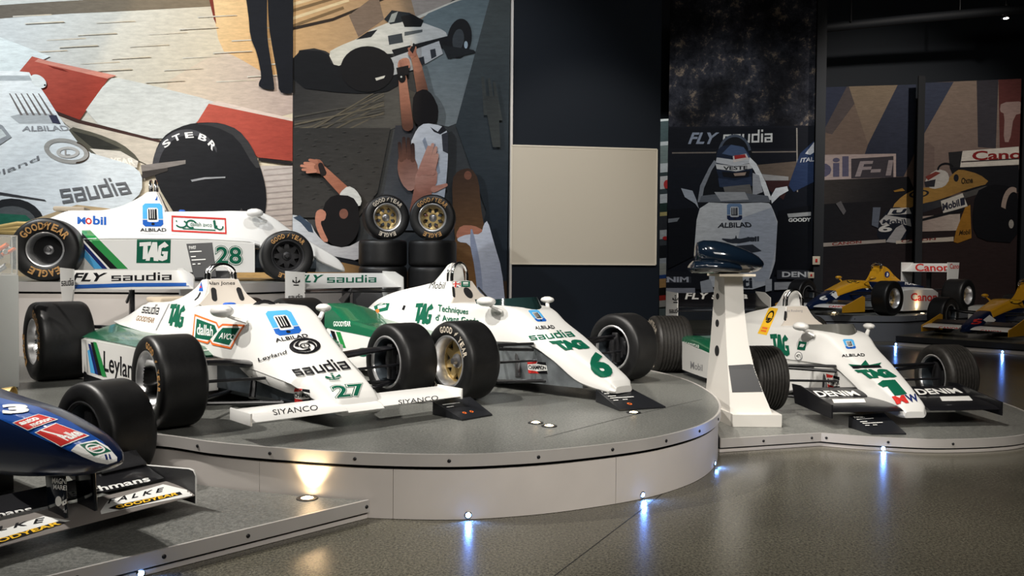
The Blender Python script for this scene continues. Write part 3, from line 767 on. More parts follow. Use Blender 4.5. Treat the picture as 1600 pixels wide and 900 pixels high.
def swirl(ink='black_ink'):
    out = [('r', ell(.5, .5, .5, .5, 36), ell(.5, .5, .38, .40, 36), ink)]
    for a in (40, 160, 280):
        A = [(.5 + (.40 - .24 * t) * cos(radians(a + 150 * t)), .5 + (.42 - .25 * t) * sin(radians(a + 150 * t))) for t in [i / 10 for i in range(11)]]
        B = [(.5 + (.40 - .11 * t - .10 * sin(pi * t)) * cos(radians(a + 150 * t)) * 1.0, .5 + (.42 - .12 * t - .10 * sin(pi * t)) * sin(radians(a + 150 * t))) for t in [i / 10 for i in range(11)]]
        out.append(('r', A, [((x - .5) * 1.0 + .5 + .10 * cos(radians(a + 75)), (y - .5) + .5 + .10 * sin(radians(a + 75))) for x, y in B], ink, False))
    out.append(('r', ell(.5, .5, .17, .17, 20), ell(.5, .5, .12, .12, 20), ink)); out.append(('p', [(.47, .42), (.47, .58), (.50, .58), (.50, .45), (.56, .45), (.56, .42)], ink))
    return out
def palm(ink='black_ink'):
    return [('p', [(.5, .3), (.1, .75), (.05, .45), (.3, .35)], ink), ('p', [(.5, .3), (.9, .75), (.95, .45), (.7, .35)], ink), ('p', [(.42, .3), (.58, .3), (.54, .8), (.46, .8)], ink), ('p', ell(.5, .92, .1, .08, 10), ink), ('p', [(.2, .05), (.8, .05), (.8, .18), (.2, .18)], ink)]

# ------------------------------------------------------------------ the older pair: wide body, long side pods, rear wing with bevelled end plates
def car_old(label, pose, z0, front_wing=True, wb=2.70, tf=1.737, tr=1.60, Df=.56, Dr=.66, steer=0.0, rear_style='dish', front_style='dish', spins=(0, 0, 0, 0), zs=1.0, back=0.0, top='green_paint', pe=-.62, rwx=0.0, ht=None):
    c = Car(label, *pose, z0); c.p = {}; c.zs = zs; bk = back
    KF = [(-1.12 - bk, (.675, .27, .41, .42)), (-.85, (.69, .265, .385, .395)), (-.60, (.70, .255, .36, .37)), (-.34, (.70, .235, .335, .34)), (-.16, (.655, .21, .315, .325)), (.05, (.54, .185, .295, .31)), (.25, (.44, .165, .272, .292)), (.385, (.378, .15, .25, .268)), (.42, (.36, .148, .22, .232)), (.60, (.275, .142, .15, .19)), (.70, (.215, .138, .115, .172)), (.745, (.172, .135, .105, .162)), (.77, (.135, .125, .10, .145))]
    bm = bmesh.new(); shell(bm, KF, 60); cut_cockpit(bm, -1.12 - bk, -.38, .235); c.p['body'] = c.add('body', bm, 'white_paint', smooth=28)
    bm = bmesh.new(); K2 = [(x - bk, v) for x, v in [(-2.50, (.53, .20, .52, .25, .49, .42)), (-2.36, (.60, .23, .585, .27, .485, .445)), (-2.16, (.665, .24, .64, .28, .475, .46)), (-1.85, (.675, .22, .645, .29, .46, .46)), (-1.65, (.715, .18, .655, .29, .45, .455)), (-1.45, (.80, .13, .665, .28, .435, .44)), (-1.30, (.87, .122, .67, .275, .42, .43)), (-1.12, (.875, .125, .665, .27, .41, .42))]]
    cover(bm, K2, .55); c.p['cover'] = c.add('engine_cover', bm, 'white_paint', smooth=28)
    bm = bmesh.new(); box(bm, -1.11 - bk, -.40, -.222, .222, .30, .655); bmesh.ops.delete(bm, geom=[f for f in bm.faces if f.normal.z > .9 or f.calc_center_median().z > .65], context='FACES'); c.add('cockpit_lining', bm, 'shadow_gap', smooth=0)
    bm = bmesh.new(); box(bm, -.98 - bk, -.90 - bk, -.12, -.03, .62, .70, .02); c.add('harness', bm, 'blue_strap')
    bm = bmesh.new(); lathe(bm, [(.12, -.012), (.135, 0), (.12, .012), (.108, 0)], 24, 'x', (-.52, 0, .60), close=True); c.add('steering_wheel', bm, 'black_paint')
    c.p['bulk'] = bulkhead(c, .868, .108, .665, .232, -1.118 - bk, .55, [slot(-.105, .755, .042, .105, -.12), slot(.105, .755, .042, .105, .12)])
    roll_hoop(c, -1.245 - bk, .105, .862, 1.0, .0165)
    # nose box and dark tub
    bm = bmesh.new(); loft(bm, [[(x, y, z) for y, z in ((w, zt), (w, zb), (-w, zb), (-w, zt))] for x, w, zt, zb in ((.39, .20, .26, .085), (.55, .185, .19, .085), (.70, .165, .13, .085), (.745, .15, .11, .09))]); c.p['nose_box'] = c.add('nose_box', bm, 'bare_metal', smooth=20)
    bm = bmesh.new(); loft(bm, [[(x, y, z) for y, z in ((w, zt), (w, zb + .04), (w - .05, zb), (-w + .05, zb), (-w, zb + .04), (-w, zt))] for x, w, zt, zb in ((-2.3, .30, .40, .09), (-1.1, .34, .38, .08), (-.5, .30, .33, .08), (.40, .225, .245, .085))]); c.p['tub'] = c.add('tub', bm, 'tub_metal', smooth=20)
    for s in (-1, 1):
        bm = bmesh.new(); R = []
        for x in (-.22, -.1, .05, .2, .32, .385, .41):
            zt_, wt_, ze_, we_ = crom(KF, min(x, .38)); k = 1 if x < .38 else .8; dz = (.075 if x > -.15 else .04) * (1 if x < .4 else .5)
            R.append([(x, s * y, z) for y, z in ((we_ * k - .004, ze_ - .004), (we_ * k, ze_ - dz * .4), (we_ * k - .02, ze_ - dz), (we_ * k - .07, ze_ - dz), (we_ * k - .07, ze_ - .004))])
        loft(bm, R); c.add('body_lip', bm, 'white_paint')
    # side pods: white flanks under a green upper skin that sweeps up at the back
    for s in (-1, 1):
        bm = bmesh.new(); loft(bm, [[(x, s * y, z) for y, z in ((.30, .10), (yo, .085), (yo + .006, zt), (yo - .04, zt + .015), (.30, zt + .03))] for x, yo, zt in ((-2.34, .715, .36), (-2.0, .72, .375), (-1.3, .72, .385), (-.85, .715, .385), (pe, .70, .36))])
        o = c.add('side_pod', bm, 'white_paint', smooth=25); c.p['pod%d' % s] = o
        bm = bmesh.new(); loft(bm, [[(x, s * y, z) for y, z in ((.28, .36), (yo - .004, zt - .002), (yo + .004, zt + .012), (yo - .05, zt + .042), ((yo + .3) / 2, zm), (.32, zi), (.28, zi - .02))] for x, yo, zt, zm, zi in ((-2.42, .70, .36, .455, .50), (-2.2, .715, .372, .46, .495), (-1.9, .722, .382, .455, .475), (-1.3, .722, .388, .445, .45), (-.9, .718, .388, .43, .435), (pe - .06, .70, .37, .40, .41), (pe + .06, .64, .34, .355, .36))])
        o = c.add('pod_top', bm, top, smooth=30); c.p['top%d' % s] = o
        bm = bmesh.new(); box(bm, -2.3, -.65, s * .705 - .012, s * .705 + .012, .015, .10); c.add('side_skirt', bm, 'black_paint')
    suspension(c, 0, -.12, .325, .385, .29, tf / 2 - .11)
    gearbox(c, tr, -wb)
    bm = bmesh.new(); box(bm, -2.36 - bk, -2.02 - bk, -.20, .20, .655, .70, .018); c.add('air_scoop', bm, 'tan_foam')
    # rear wing
    sec = airfoil(-3.20 + rwx, .735, -3.60 + rwx, .915, .020, -.030); bm = bmesh.new(); wing(bm, sec, -.55, .55, 2); c.p['rw'] = c.add('rear_wing', bm, 'white_paint', smooth=50)
    plate = [(-3.62, .94), (-3.48, .94), (-3.22, .875), (-3.185, .84), (-3.19, .72), (-3.27, .60), (-3.53, .60), (-3.60, .76)]
    for s in (-1, 1):
        pl = [(-3.62, .94), (-3.19, .93), (-3.185, .74), (-3.25, .60), (-3.53, .60), (-3.60, .76)] if s < 0 else plate
        bm = bmesh.new(); prism(bm, [(x + rwx, z) for x, z in pl], s * .55 - .006, s * .55 + .006, 'y'); c.p['ep%d' % s] = c.add('end_plate', bm, 'white_paint', smooth=20)
    bm = bmesh.new(); box(bm, -3.36 + rwx, -3.29 + rwx, -.018, .018, .30, .76, .005); c.add('wing_post', bm, 'black_paint')
    bm = bmesh.new(); prism(bm, [(-3.36 + rwx, .62), (-3.20 + rwx, .74), (-3.24 + rwx, .70), (-3.34 + rwx, .60)], -.05, -.03, 'y'); c.add('wing_bracket', bm, 'steel')
    if front_wing:
        for s in (-1, 1):
            y0, y1 = s * .128, s * .735
            bm = bmesh.new(); wing(bm, airfoil(.825, .125, .575, .165, .020, .006), y0, y1, 2); c.p['fw%d' % s] = c.add('front_wing', bm, 'white_paint', smooth=50)
            bm = bmesh.new(); box(bm, .57, .835, y1 - .006, y1 + .006, .108, .178, .003); c.add('wing_tip_plate', bm, 'white_paint', c.p['fw%d' % s])
        bm = bmesh.new(); wing(bm, airfoil(.835, .115, .60, .16, .020, .01), -.125, .125, 1); c.p['fwc'] = c.add('nose_tip', bm, 'white_paint', smooth=50)
    for s in (-1, 1): mirror(c, -.36, s * .385, .672, s, size=1.15 if s < 0 else .8, foot=(-.22, s * .27, .60))
    ht = ht or (tf / 2, tf / 2)
    wheel(c.root, 0, -ht[0], Df, .285, -1, front_style, spin=spins[0], steer=steer); wheel(c.root, 0, ht[1], Df, .285, 1, front_style, spin=spins[1], steer=steer)
    wheel(c.root, -wb, -tr / 2, Dr, .42, -1, rear_style, spin=spins[2]); wheel(c.root, -wb, tr / 2, Dr, .42, 1, rear_style, spin=spins[3])
    return c

# ------------------------------------------------------------------ the younger pair: slim pointed nose, narrow tail, short or long pods
def car_young(label, pose, z0, wb=2.69, tf=1.80, tr=1.68, Df=.585, Dr=.66, tread=False, black_wings=False, pod_x=(-2.2, -.55), nose=0.0, steer=0.0, spins=(0, 0, 0, 0), ink='tyre_white', ht=None):
    c = Car(label, *pose, z0); c.p = {}; n = nose
    KF = [(-.98, (.665, .26, .375, .375)), (-.72, (.675, .245, .37, .345)), (-.35, (.67, .225, .38, .30)), (-.20, (.658, .21, .385, .285)), (-.10, (.628, .195, .388, .272)), (.03, (.556, .175, .385, .245)), (.28 + n * .3, (.443, .155, .29, .215)), (.54 + n * .6, (.305 + n * .35, .13, .135, .165)), (.70 + n * .8, (.225 + n * .3, .11, .10, .135)), (.80 + n, (.165 + n * .2, .10, .09, .118)), (.83 + n, (.125, .075, .09, .09))]
    bm = bmesh.new(); shell(bm, KF, 56); cut_cockpit(bm, -.98, -.30, .225); c.p['body'] = c.add('body', bm, 'white_paint', smooth=28)
    K2 = [(-2.66, (.485, .12, .475, .20, .45, .27)), (-2.52, (.56, .14, .52, .22, .452, .31)), (-2.32, (.65, .15, .57, .24, .45, .36)), (-2.0, (.735, .145, .62, .255, .435, .39)), (-1.6, (.80, .135, .64, .262, .42, .39)), (-1.3, (.846, .118, .645, .262, .40, .385)), (-.98, (.852, .115, .64, .26, .375, .375))]
    bm = bmesh.new(); cover(bm, K2, .75); c.p['cover'] = c.add('engine_cover', bm, 'white_paint', smooth=28)
    bm = bmesh.new(); loft(bm, [[(x, -w, z0_), (x, w, z0_), (x, w * .7, z1), (x, -w * .7, z1)] for x, w, z0_, z1 in ((-1.62, .03, .70, .775), (-1.40, .07, .78, .90), (-1.26, .095, .83, .99), (-1.21, .085, .85, 1.01))]); c.p['fairing'] = c.add('hoop_fairing', bm, 'white_paint', smooth=30)
    bm = bmesh.new(); box(bm, -.97, -.32, -.212, .212, .30, .64); bmesh.ops.delete(bm, geom=[f for f in bm.faces if f.normal.z > .9 or f.calc_center_median().z > .63], context='FACES'); c.add('cockpit_lining', bm, 'shadow_gap', smooth=0)
    hole = [(.045 * cos(2 * pi * i / 20), .745 + .048 * sin(2 * pi * i / 20)) for i in range(20)]
    c.p['bulk'] = bulkhead(c, .846, .10, .64, .225, -.978, .75, [slot(-.155, .755, .024, .10, -.42), slot(.165, .745, .024, .11, .52)] + ([hole] if not tread else []))
    roll_hoop(c, -1.17, .085, .845, 1.025, .015)
    # smoked windscreen wrapped round the cockpit front
    bm = bmesh.new(); lo, hi = [], []
    for i in range(17):
        a = pi * i / 16; x = -.62 + .50 * sin(a) ** .8; y = .225 * cos(a)
        lo.append((x, y, .655 if x < -.3 else .655 - (x + .3) * .12)); hi.append((x - .055, y * .92, .735 - .03 * (abs(cos(a)) ** 3)))
    loft(bm, [lo, hi], cap=False, closed=False); bmesh.ops.solidify(bm, geom=bm.faces[:], thickness=.006); c.add('windscreen', bm, 'clear_screen' if black_wings else 'screen_glass')
    # lower nose flank in bare metal, dark tub
    bm = bmesh.new(); loft(bm, [[(x, y, z) for y, z in ((w, zt), (w, zb), (-w, zb), (-w, zt))] for x, w, zt, zb in ((-.98, .36, .365, .075), (-.5, .31, .37, .075), (.03, .232, .372, .08), (.28 + n * .3, .20, .278, .085), (.50 + n * .6, .16, .15, .088), (.56 + n * .6, .15, .125, .09))]); c.p['nose_box'] = c.add('nose_box', bm, 'bare_metal' if not black_wings else 'white_paint', smooth=20)
    bm = bmesh.new(); box(bm, -2.5, -.97, -.33, .33, .08, .40, .02); c.p['tub'] = c.add('tub', bm, 'carbon', smooth=20)
    xa, xb = pod_x
    for s in (-1, 1):
        L = xb - xa
        bm = bmesh.new(); loft(bm, [[(x, s * y, z) for y, z in ((.28, .09), (yo, .065), (yo + .008, zt), (yo - .03, zt + .01), (.28, zt + .02))] for x, yo, zt in ((xa, .775, .385), (xa + L * .3, .78, .372), (xa + L * .7, .775, .345), (xb, .75, .315))]); c.p['pod%d' % s] = c.add('side_pod', bm, 'white_paint', smooth=25)
        bm = bmesh.new(); loft(bm, [[(x, s * y, z) for y, z in ((.28, .33), (yo, zt - .002), (yo + .010, zt + .006), (yo + .004, zs), (yo - .03, zs + .02), (.5, zs + .02), (.28, zi))] for x, yo, zt, zs, zi in ((xa - .06, .765, .39, .60, .56), (xa + L * .08, .775, .383, .56, .53), (xa + L * .2, .78, .375, .475, .48), (xa + L * .4, .78, .365, .44, .45), (xa + L * .7, .775, .342, .395, .42), (xb, .745, .312, .335, .36))] if not black_wings else
            [[(x, s * y, z) for y, z in ((.28, .33), (yo, zt - .002), (yo + .010, zt + .006), (yo + .004, zs), (yo - .04, zs + .02), (.5, zs + .02), (.28, zi))] for x, yo, zt, zs, zi in ((xa, .775, .385, .43, .46), (xa + L * .5, .78, .365, .415, .44), (xb, .75, .32, .35, .38))]); c.p['top%d' % s] = c.add('pod_top', bm, 'green_paint', smooth=30)
    suspension(c, 0, -.05, .345, .375, .24, tf / 2 - .13, style='bars')
    gearbox(c, tr, -wb)
    wm = 'black_paint' if black_wings else 'white_paint'
    zt, zl = (.90, .74) if not black_wings else (.91, .74)
    bm = bmesh.new(); wing(bm, airfoil(-3.06, zl, -3.44, zt - .01, .020, -.03), -.60, .60, 2); c.p['rw'] = c.add('rear_wing', bm, wm, smooth=50)
    bm = bmesh.new(); wing(bm, airfoil(-3.0, zl - .045, -3.20, zl - .02, .014, -.01), -.60, .60, 1); c.add('lower_wing_plane', bm, 'black_paint', smooth=50)
    for s in (-1, 1):
        pl = [(-3.46, zt + .015), (-3.02, zt + .005), (-3.02, .62), (-3.10, .50), (-3.40, .50), (-3.46, .62)] if s < 0 else [(-3.46, zt + .015), (-3.20, zt + .01), (-3.03, zt - .05), (-3.02, .66), (-3.10, .55), (-3.40, .55), (-3.46, .66)]
        bm = bmesh.new(); prism(bm, pl, s * .60 - .006, s * .60 + .006, 'y'); c.p['ep%d' % s] = c.add('end_plate', bm, 'white_paint', smooth=20)
    bm = bmesh.new(); box(bm, -3.28, -3.20, -.03, .03, .30, .76, .005); c.add('wing_post', bm, 'carbon')
    bm = bmesh.new(); prism(bm, [(-3.3, .60), (-3.02, .74), (-3.04, .68), (-3.2, .56)], -.06, -.045, 'y'); c.add('wing_bracket', bm, 'steel')
    if black_wings:
        for s in (-1, 1):
            y0, y1 = s * .11, s * .71
            bm = bmesh.new(); wing(bm, airfoil(.90, .135, .50, .185, .022, .006), y0, y1, 2); o = c.add('front_wing', bm, 'black_paint', smooth=50); c.p['fw%d' % s] = o
            bm = bmesh.new(); wing(bm, airfoil(.50, .19, .34, .24, .012, .004), y0 * 1.6, y1, 1); c.p['fl%d' % s] = c.add('wing_flap', bm, 'black_paint', o, 50)
            bm = bmesh.new(); prism(bm, [(.92, .09), (.92, .195), (.4, .27), (.26, .265), (.32, .11)], y1 - .006, y1 + .006, 'y'); c.add('wing_end_plate', bm, 'black_paint', o, 20)
    for s in (-1, 1): mirror(c, -.36, s * .335, .70, s, size=1.05 if s < 0 else .75, foot=(-.26, s * .25, .62))
    ht = ht or (tf / 2, tf / 2)
    wheel(c.root, 0, -ht[0], Df, .285, -1, 'gold', ink, tread, steer, spins[0]); wheel(c.root, 0, ht[1], Df, .285, 1, 'gold', ink, tread, steer, spins[1])
    wheel(c.root, -wb, -tr / 2, Dr, .42, -1, 'gold', ink, tread, 0, spins[2]); wheel(c.root, -wb, tr / 2, Dr, .42, 1, 'gold', ink, tread, 0, spins[3])
    return c
c27 = car_old('white and green race car numbered 27 with white front wing on the round platform', (-1.43, 5.69, -.833), ZP, Df=.562, spins=(.9, 0, 1.2, 0), ht=(.8685, .828))
c28 = car_old('white and green race car numbered 28 seen side-on on the high platform', (-2.97, 10.98, .302), ZU, wb=2.56, Df=.61, Dr=.70, steer=.1, front_wing=False, rear_style='deep', front_style='dark', zs=1.25, back=.28, top='white_paint', pe=-.36, rwx=-.35)
c6 = car_young('white and green race car numbered 6 without a front wing beside the blank board', (.28, 6.75, -.869), ZP, spins=(.5, 0, 0, 0), ht=(.842, .9))
c1 = car_young('white race car numbered 1 with black wings and treaded tyres', (3.03, 7.43, -1.436), ZQ, wb=2.64, tf=1.74, Df=.56, tread=True, black_wings=True, pod_x=(-2.32, -1.35), nose=.045, ink='tyre_white')

# ------------------------------------------------------------------ decals on the four white cars
FULL = [(0, 900), (1600, 900), (1600, 0), (0, 0)]
def PX(*pts): return [(x / 1600, 1 - y / 900) for x, y in pts]
def word(c, name, s, quad, ink, targets, **o): return c.decal(name, [('t', s, (0, 0, 1, 1), ink, o)], quad, targets, .03)
def block(c, name, s, quad, ink, targets): return c.decal(name, [('b', s, (0, 0, 1, 1), ink)], quad, targets, .03)
def marks(c, name, polys, targets): return c.decal(name, [('p', PX(*p), ink) for p, ink in polys], FULL, targets, .0028)
p = c27.p
word(c27, 'lettering', 'FLY', [(112, 440), (160, 440), (168, 426.5), (119, 426.5)], 'black_ink', [p['rw']], b=.032)
block(c27, 'lettering', 'saudia', [(174, 439.5), (268, 438), (268, 425.5), (174, 427)], 'black_ink', [p['rw']])
marks(c27, 'stripe', [([(112, 445.5), (205, 442.5), (300, 442), (300, 447.5), (205, 448.5), (112, 451.5)], 'blue_ink')], [p['rw']])
block(c27, 'lettering', 'saudia', [(96, 447), (115, 446), (115, 434), (96, 436)], 'black_ink', [p['ep-1']])
cov = [p['cover'], p['body']]
block(c27, 'lettering', 'saudia', [(221, 489), (247, 492), (251, 476), (226, 475)], 'black_ink', cov)
word(c27, 'lettering', 'GOODYEAR', [(212, 501), (240, 505), (243, 497), (215, 493)], 'brown_ink', cov, b=.02)
c27.decal('emblem', tag_logo(), [(259, 508), (286, 514), (291, 477), (268, 474)], cov)
marks(c27, 'panel_line', [([(264, 475), (265.5, 475), (245, 516), (243.5, 516)], 'grey_ink')], cov)
word(c27, 'lettering', 'Alan Jones', [(324, 447), (367, 446.5), (367, 439.5), (324, 440)], 'black_ink', [p['bulk']], b=.012)
marks(c27, 'emblem', [([(311, 455), (318, 455), (315, 440)], 'blue_ink'), ([(312, 450), (316, 450), (314.5, 446)], 'red_ink')], cov)
marks(c27, 'vent_slot', [([(313, 456), (314.5, 458), (310, 466), (304.5, 470), (304, 469), (309, 464)], 'black_ink')], cov)
dal = [('p', [(0, .22), (.045, 1), (.47, .88), (.52, .74), (.58, .86), (1, .98), (.83, 0), (.42, .10), (.37, .22), (.33, .12)], 'orange_ink'),
       ('p', [(.03, .25), (.065, .93), (.46, .82), (.52, .66), (.59, .79), (.965, .90), (.81, .07), (.43, .17), (.37, .30), (.32, .19)], 'white_ink'),
       ('p', [(.06, .27), (.09, .87), (.44, .76), (.50, .56), (.36, .24)], 'green_ink'), ('p', [(.44, .22), (.53, .55), (.60, .72), (.92, .82), (.78, .13)], 'green_ink'),
       ('t', 'dallah', (.10, .38, .42, .72), 'white_ink', {'b': .02}), ('t', 'AVCO', (.55, .33, .86, .55), 'white_ink', {'b': .02, 'sh': .3})]
c27.decal('emblem', dal, [(301, 542), (374, 546), (384, 507), (301, 490)], cov)
bod = [p['body']]
c27.decal('emblem', albilad(), [(432, 535), (482, 527), (458, 484), (408, 487)], bod)
c27.decal('emblem', swirl(), [(457, 556), (506, 550), (494, 526), (448, 532)], bod)
word(c27, 'lettering', 'Leyland', [(405, 567), (449, 555), (448, 547), (404, 560)], 'black_ink', bod, b=.012)
block(c27, 'lettering', 'saudia', [(463, 588), (548, 577), (534, 560), (452, 574)], 'black_ink', bod)
c27.decal('emblem', palm('green_ink'), [(509, 597), (536, 594), (531, 583), (504, 586.5)], bod)
n27 = [('t', '27', (0, 0, 1, 1), 'green_ink', {'b': .065}), ('t', '27', (.022, .032, .978, .968), 'white_ink', {'b': .042}), ('t', '27', (.045, .066, .955, .934), 'green_ink', {'b': .02})]
c27.decal('number', n27, [(525, 623.5), (577, 619), (567, 598), (513, 602.5)], bod, .1)
word(c27, 'lettering', 'SIYANCO', [(428, 649), (497, 641), (496, 632.5), (425, 640.5)], 'black_ink', [p['fw-1']], sp=1.0)
word(c27, 'lettering', 'SIYANCO', [(623, 632.5), (685, 625), (684, 618), (622, 625.5)], 'black_ink', [p['fw1']])
c27.decal('emblem', champion(), [(461, 629), (487, 628), (484, 609), (459, 606)], [p['nose_box'], p['tub'], p['body']])
word(c27, 'lettering', 'Leyland', [(162, 590), (217, 604), (217, 566), (162, 548)], 'black_ink', [p['pod-1']], b=.012)
marks(c27, 'stripe', [([(137, 548), (140, 546), (150, 584), (142, 582)], 'sky_ink'), ([(138, 537), (142, 538), (155, 586), (149, 584)], 'navy_ink'), ([(142, 535), (146, 535), (160, 587), (154, 586)], 'black_ink'), ([(146, 534), (151, 535), (167, 589), (160, 588)], 'lime_green')], [p['pod-1']])
word(c27, 'lettering', 'AIR', [(330, 562), (352, 563), (350, 556), (330, 556)], 'white_ink', [p['top-1'], p['pod-1']], b=.026)

p = c6.p; cov = [p['cover'], p['fairing'], p['body']]; bod = [p['body']]
word(c6, 'lettering', 'FLY', [(463, 441.5), (500, 441.5), (506, 429.5), (470, 429.5)], 'green_ink', [p['rw']], b=.032)
block(c6, 'lettering', 'saudia', [(511, 442), (588, 441.5), (588, 430), (511, 430)], 'green_ink', [p['rw']])
c6.decal('emblem', palm(), [(456, 447), (470, 447), (470, 433), (456, 433)], [p['ep-1']])
block(c6, 'lettering', 'saudia', [(451, 468), (473, 468), (473, 459), (451, 460)], 'black_ink', [p['ep-1']])
word(c6, 'lettering', 'GOODYEAR', [(521, 510), (548, 510), (548, 502), (521, 502)], 'white_ink', [p['top-1']], b=.02)
marks(c6, 'stripe', [([(514, 530), (517, 520), (523, 540), (514, 540)], 'sky_ink'), ([(516, 516), (523, 518), (530, 542), (525, 541)], 'black_ink'), ([(525, 518), (532, 519), (541, 544), (534, 543)], 'lime_green')], [p['pod-1']])
word(c6, 'lettering', 'SP', [(560, 557), (592, 558), (592, 544), (560, 543)], 'green_ink', [p['pod-1']], b=.026)
word(c6, 'lettering', 'Mobil', [(670, 451), (694, 451.5), (697, 440.5), (674, 440)], 'black_ink', cov, b=.0)
marks(c6, 'emblem', [([(584, 479), (594, 474), (609, 474), (606, 485), (588, 489)], 'green_ink'), ([(590, 478), (604, 476), (603, 480), (591, 483)], 'white_ink'), (ell(590, 486, 3, 3, 10), 'orange_ink')], cov)
marks(c6, 'vent_slot', [([(631, 477), (634.5, 478), (631.5, 485), (628, 484)], 'black_ink')], cov)
c6.decal('emblem', tag_logo(), [(645, 505), (673, 508), (679, 475), (651, 473)], cov)
word(c6, 'lettering', 'Techniques', [(684, 490), (731, 494), (733, 483), (685, 476)], 'green_ink', cov, b=.018)
word(c6, 'lettering', "d' Avant Garde", [(681, 501), (750, 507), (748, 497), (681, 491)], 'green_ink', cov, b=.018)
flag = [('p', rect(0, 0, 1, 1), 'navy_ink'), ('p', [(0, 0), (.14, 0), (1, .86), (1, 1), (.86, 1), (0, .14)], 'white_ink'), ('p', [(1, 0), (1, .14), (.14, 1), (0, 1), (0, .86), (.86, 0)], 'white_ink'), ('p', rect(.38, 0, .62, 1), 'white_ink'), ('p', rect(0, .34, 1, .66), 'white_ink'), ('p', rect(.43, 0, .57, 1), 'red_ink'), ('p', rect(0, .41, 1, .59), 'red_ink')]
c6.decal('flag', flag, [(704, 449), (719.5, 449), (719.5, 439), (704, 439)], [p['bulk']])
c6.decal('flag', [('p', rect(0, 0, 1, 1), 'green_ink'), ('p', rect(.2, .5, .8, .75), 'white_ink'), ('p', rect(.2, .25, .8, .32), 'white_ink')], [(720.5, 448.5), (734, 448.5), (734, 439), (720.5, 439)], [p['bulk']])
c6.decal('emblem', albilad(False), [(840, 507), (860, 506), (843, 484), (822, 485)], bod)
word(c6, 'lettering', 'ALBILAD', [(837, 515), (868, 514), (864, 508.5), (835, 510)], 'black_ink', bod, b=.02)
block(c6, 'lettering', 'saudia', [(830, 532), (899, 526), (888, 515), (824, 522)], 'green_ink', bod)
c6.decal('emblem', [('t', 'TAG', (0, 0, 1, 1), 'green_ink', {'b': .09, 'sp': .86})], [(878, 548), (923, 545), (906, 531), (857, 533)], bod)
word(c6, 'number', '6', [(931, 591), (962, 589), (941, 550), (912, 552)], 'green_ink', bod, b=.05)
c6.decal('emblem', champion(), [(826, 583), (856, 584), (853, 566), (824, 564)], [p['nose_box'], p['body']])

p = c1.p; cov = [p['cover'], p['fairing'], p['body']]; bod = [p['body']]
c1.decal('emblem', palm(), [(1050, 474), (1061, 474), (1061, 461), (1050, 461)], [p['ep-1']])
block(c1, 'lettering', 'saudia', [(1046, 489), (1063, 489), (1063, 481), (1046, 481)], 'black_ink', [p['ep-1']])
marks(c1, 'stripe', [([(1044, 493), (1048, 493), (1050, 500), (1045, 500)], 'blue_ink'), ([(1049, 493), (1053, 493), (1056, 502), (1051, 501)], 'black_ink'), ([(1055, 494), (1060, 494), (1063, 503), (1058, 503)], 'lime_green')], [p['ep-1']])
word(c1, 'lettering', 'FLY saudia', [(1070, 468), (1168, 467), (1170, 457), (1073, 457)], 'white_ink', [p['rw']], b=.026)
word(c1, 'lettering', 'GOODYEAR', [(1066, 541), (1093, 547), (1093, 539), (1067, 533)], 'white_ink', [p['top-1']], b=.02)
word(c1, 'lettering', 'Mobil', [(1079, 576), (1098, 580), (1098, 570), (1079, 564)], 'grey_ink', [p['pod-1']], b=.012)
c1.decal('emblem', [('p', rect(0, 0, 1, 1), 'yellow_ink'), ('r', ell(.52, .66, .36, .24, 24), ell(.52, .66, .24, .17, 24), 'black_ink'), ('p', [(.3, .62), (.74, .62), (.6, .5), (.42, .5)], 'black_ink'), ('p', rect(.2, .20, .8, .27), 'orange_ink'), ('p', rect(.2, .10, .8, .16), 'orange_ink')], [(1184, 521), (1198, 524), (1216, 482), (1202, 480)], cov)
word(c1, 'lettering', 'Keke Rosberg', [(1223, 489), (1254, 488.5), (1254, 483.5), (1223, 484)], 'grey_ink', [p['bulk']])
c1.decal('emblem', tag_logo(), [(1208, 556), (1236, 557), (1231, 523), (1203, 521)], cov)
c1.decal('emblem', [('p', rect(0, 0, 1, 1), 'green_ink'), ('p', [(.2, .35), (.7, .35), (.85, .7), (.3, .7)], 'white_ink')], [(1246, 546), (1258, 547.5), (1261, 535), (1249, 533)], cov)
c1.decal('emblem', [('p', ell(.5, .5, .5, .5, 24), 'grey_ink'), ('p', ell(.5, .5, .4, .4, 24), 'white_ink'), ('t', '471', (.2, .3, .8, .7), 'black_ink', {'b': .03})], [(1242, 563), (1254, 564), (1255, 550), (1243, 549)], cov)
c1.decal('emblem', albilad(False), [(1322, 549), (1341, 548), (1335, 530), (1314, 530)], bod)
word(c1, 'lettering', 'ALBILAD', [(1316, 558), (1352, 557), (1350, 552.5), (1315, 554)], 'black_ink', bod, b=.02)
marks(c1, 'emblem', [([(1326, 569), (1345, 571), (1352, 563), (1358, 571), (1377, 567), (1372, 574), (1352, 576), (1332, 574)], 'green_ink'), ([(1330, 572), (1374, 571), (1378, 575), (1334, 576)], 'black_ink')], bod)
c1.decal('emblem', [('t', 'TAG', (0, 0, 1, 1), 'green_ink', {'b': .09, 'sp': .86})], [(1354, 592), (1403, 590), (1384, 577), (1335, 578)], bod)
marks(c1, 'number', [([(1372, 600), (1379, 595), (1398, 594), (1417, 616), (1398, 619), (1386, 604), (1380, 606)], 'green_ink')], bod)
c1.decal('emblem', [('t', 'M', (0, 0, .5, 1), 'red_ink', {'b': .06}), ('t', 'W', (.52, .05, 1, 1), 'navy_ink', {'b': .03})], [(1402, 632), (1438, 628), (1430, 616), (1394, 620)], bod)
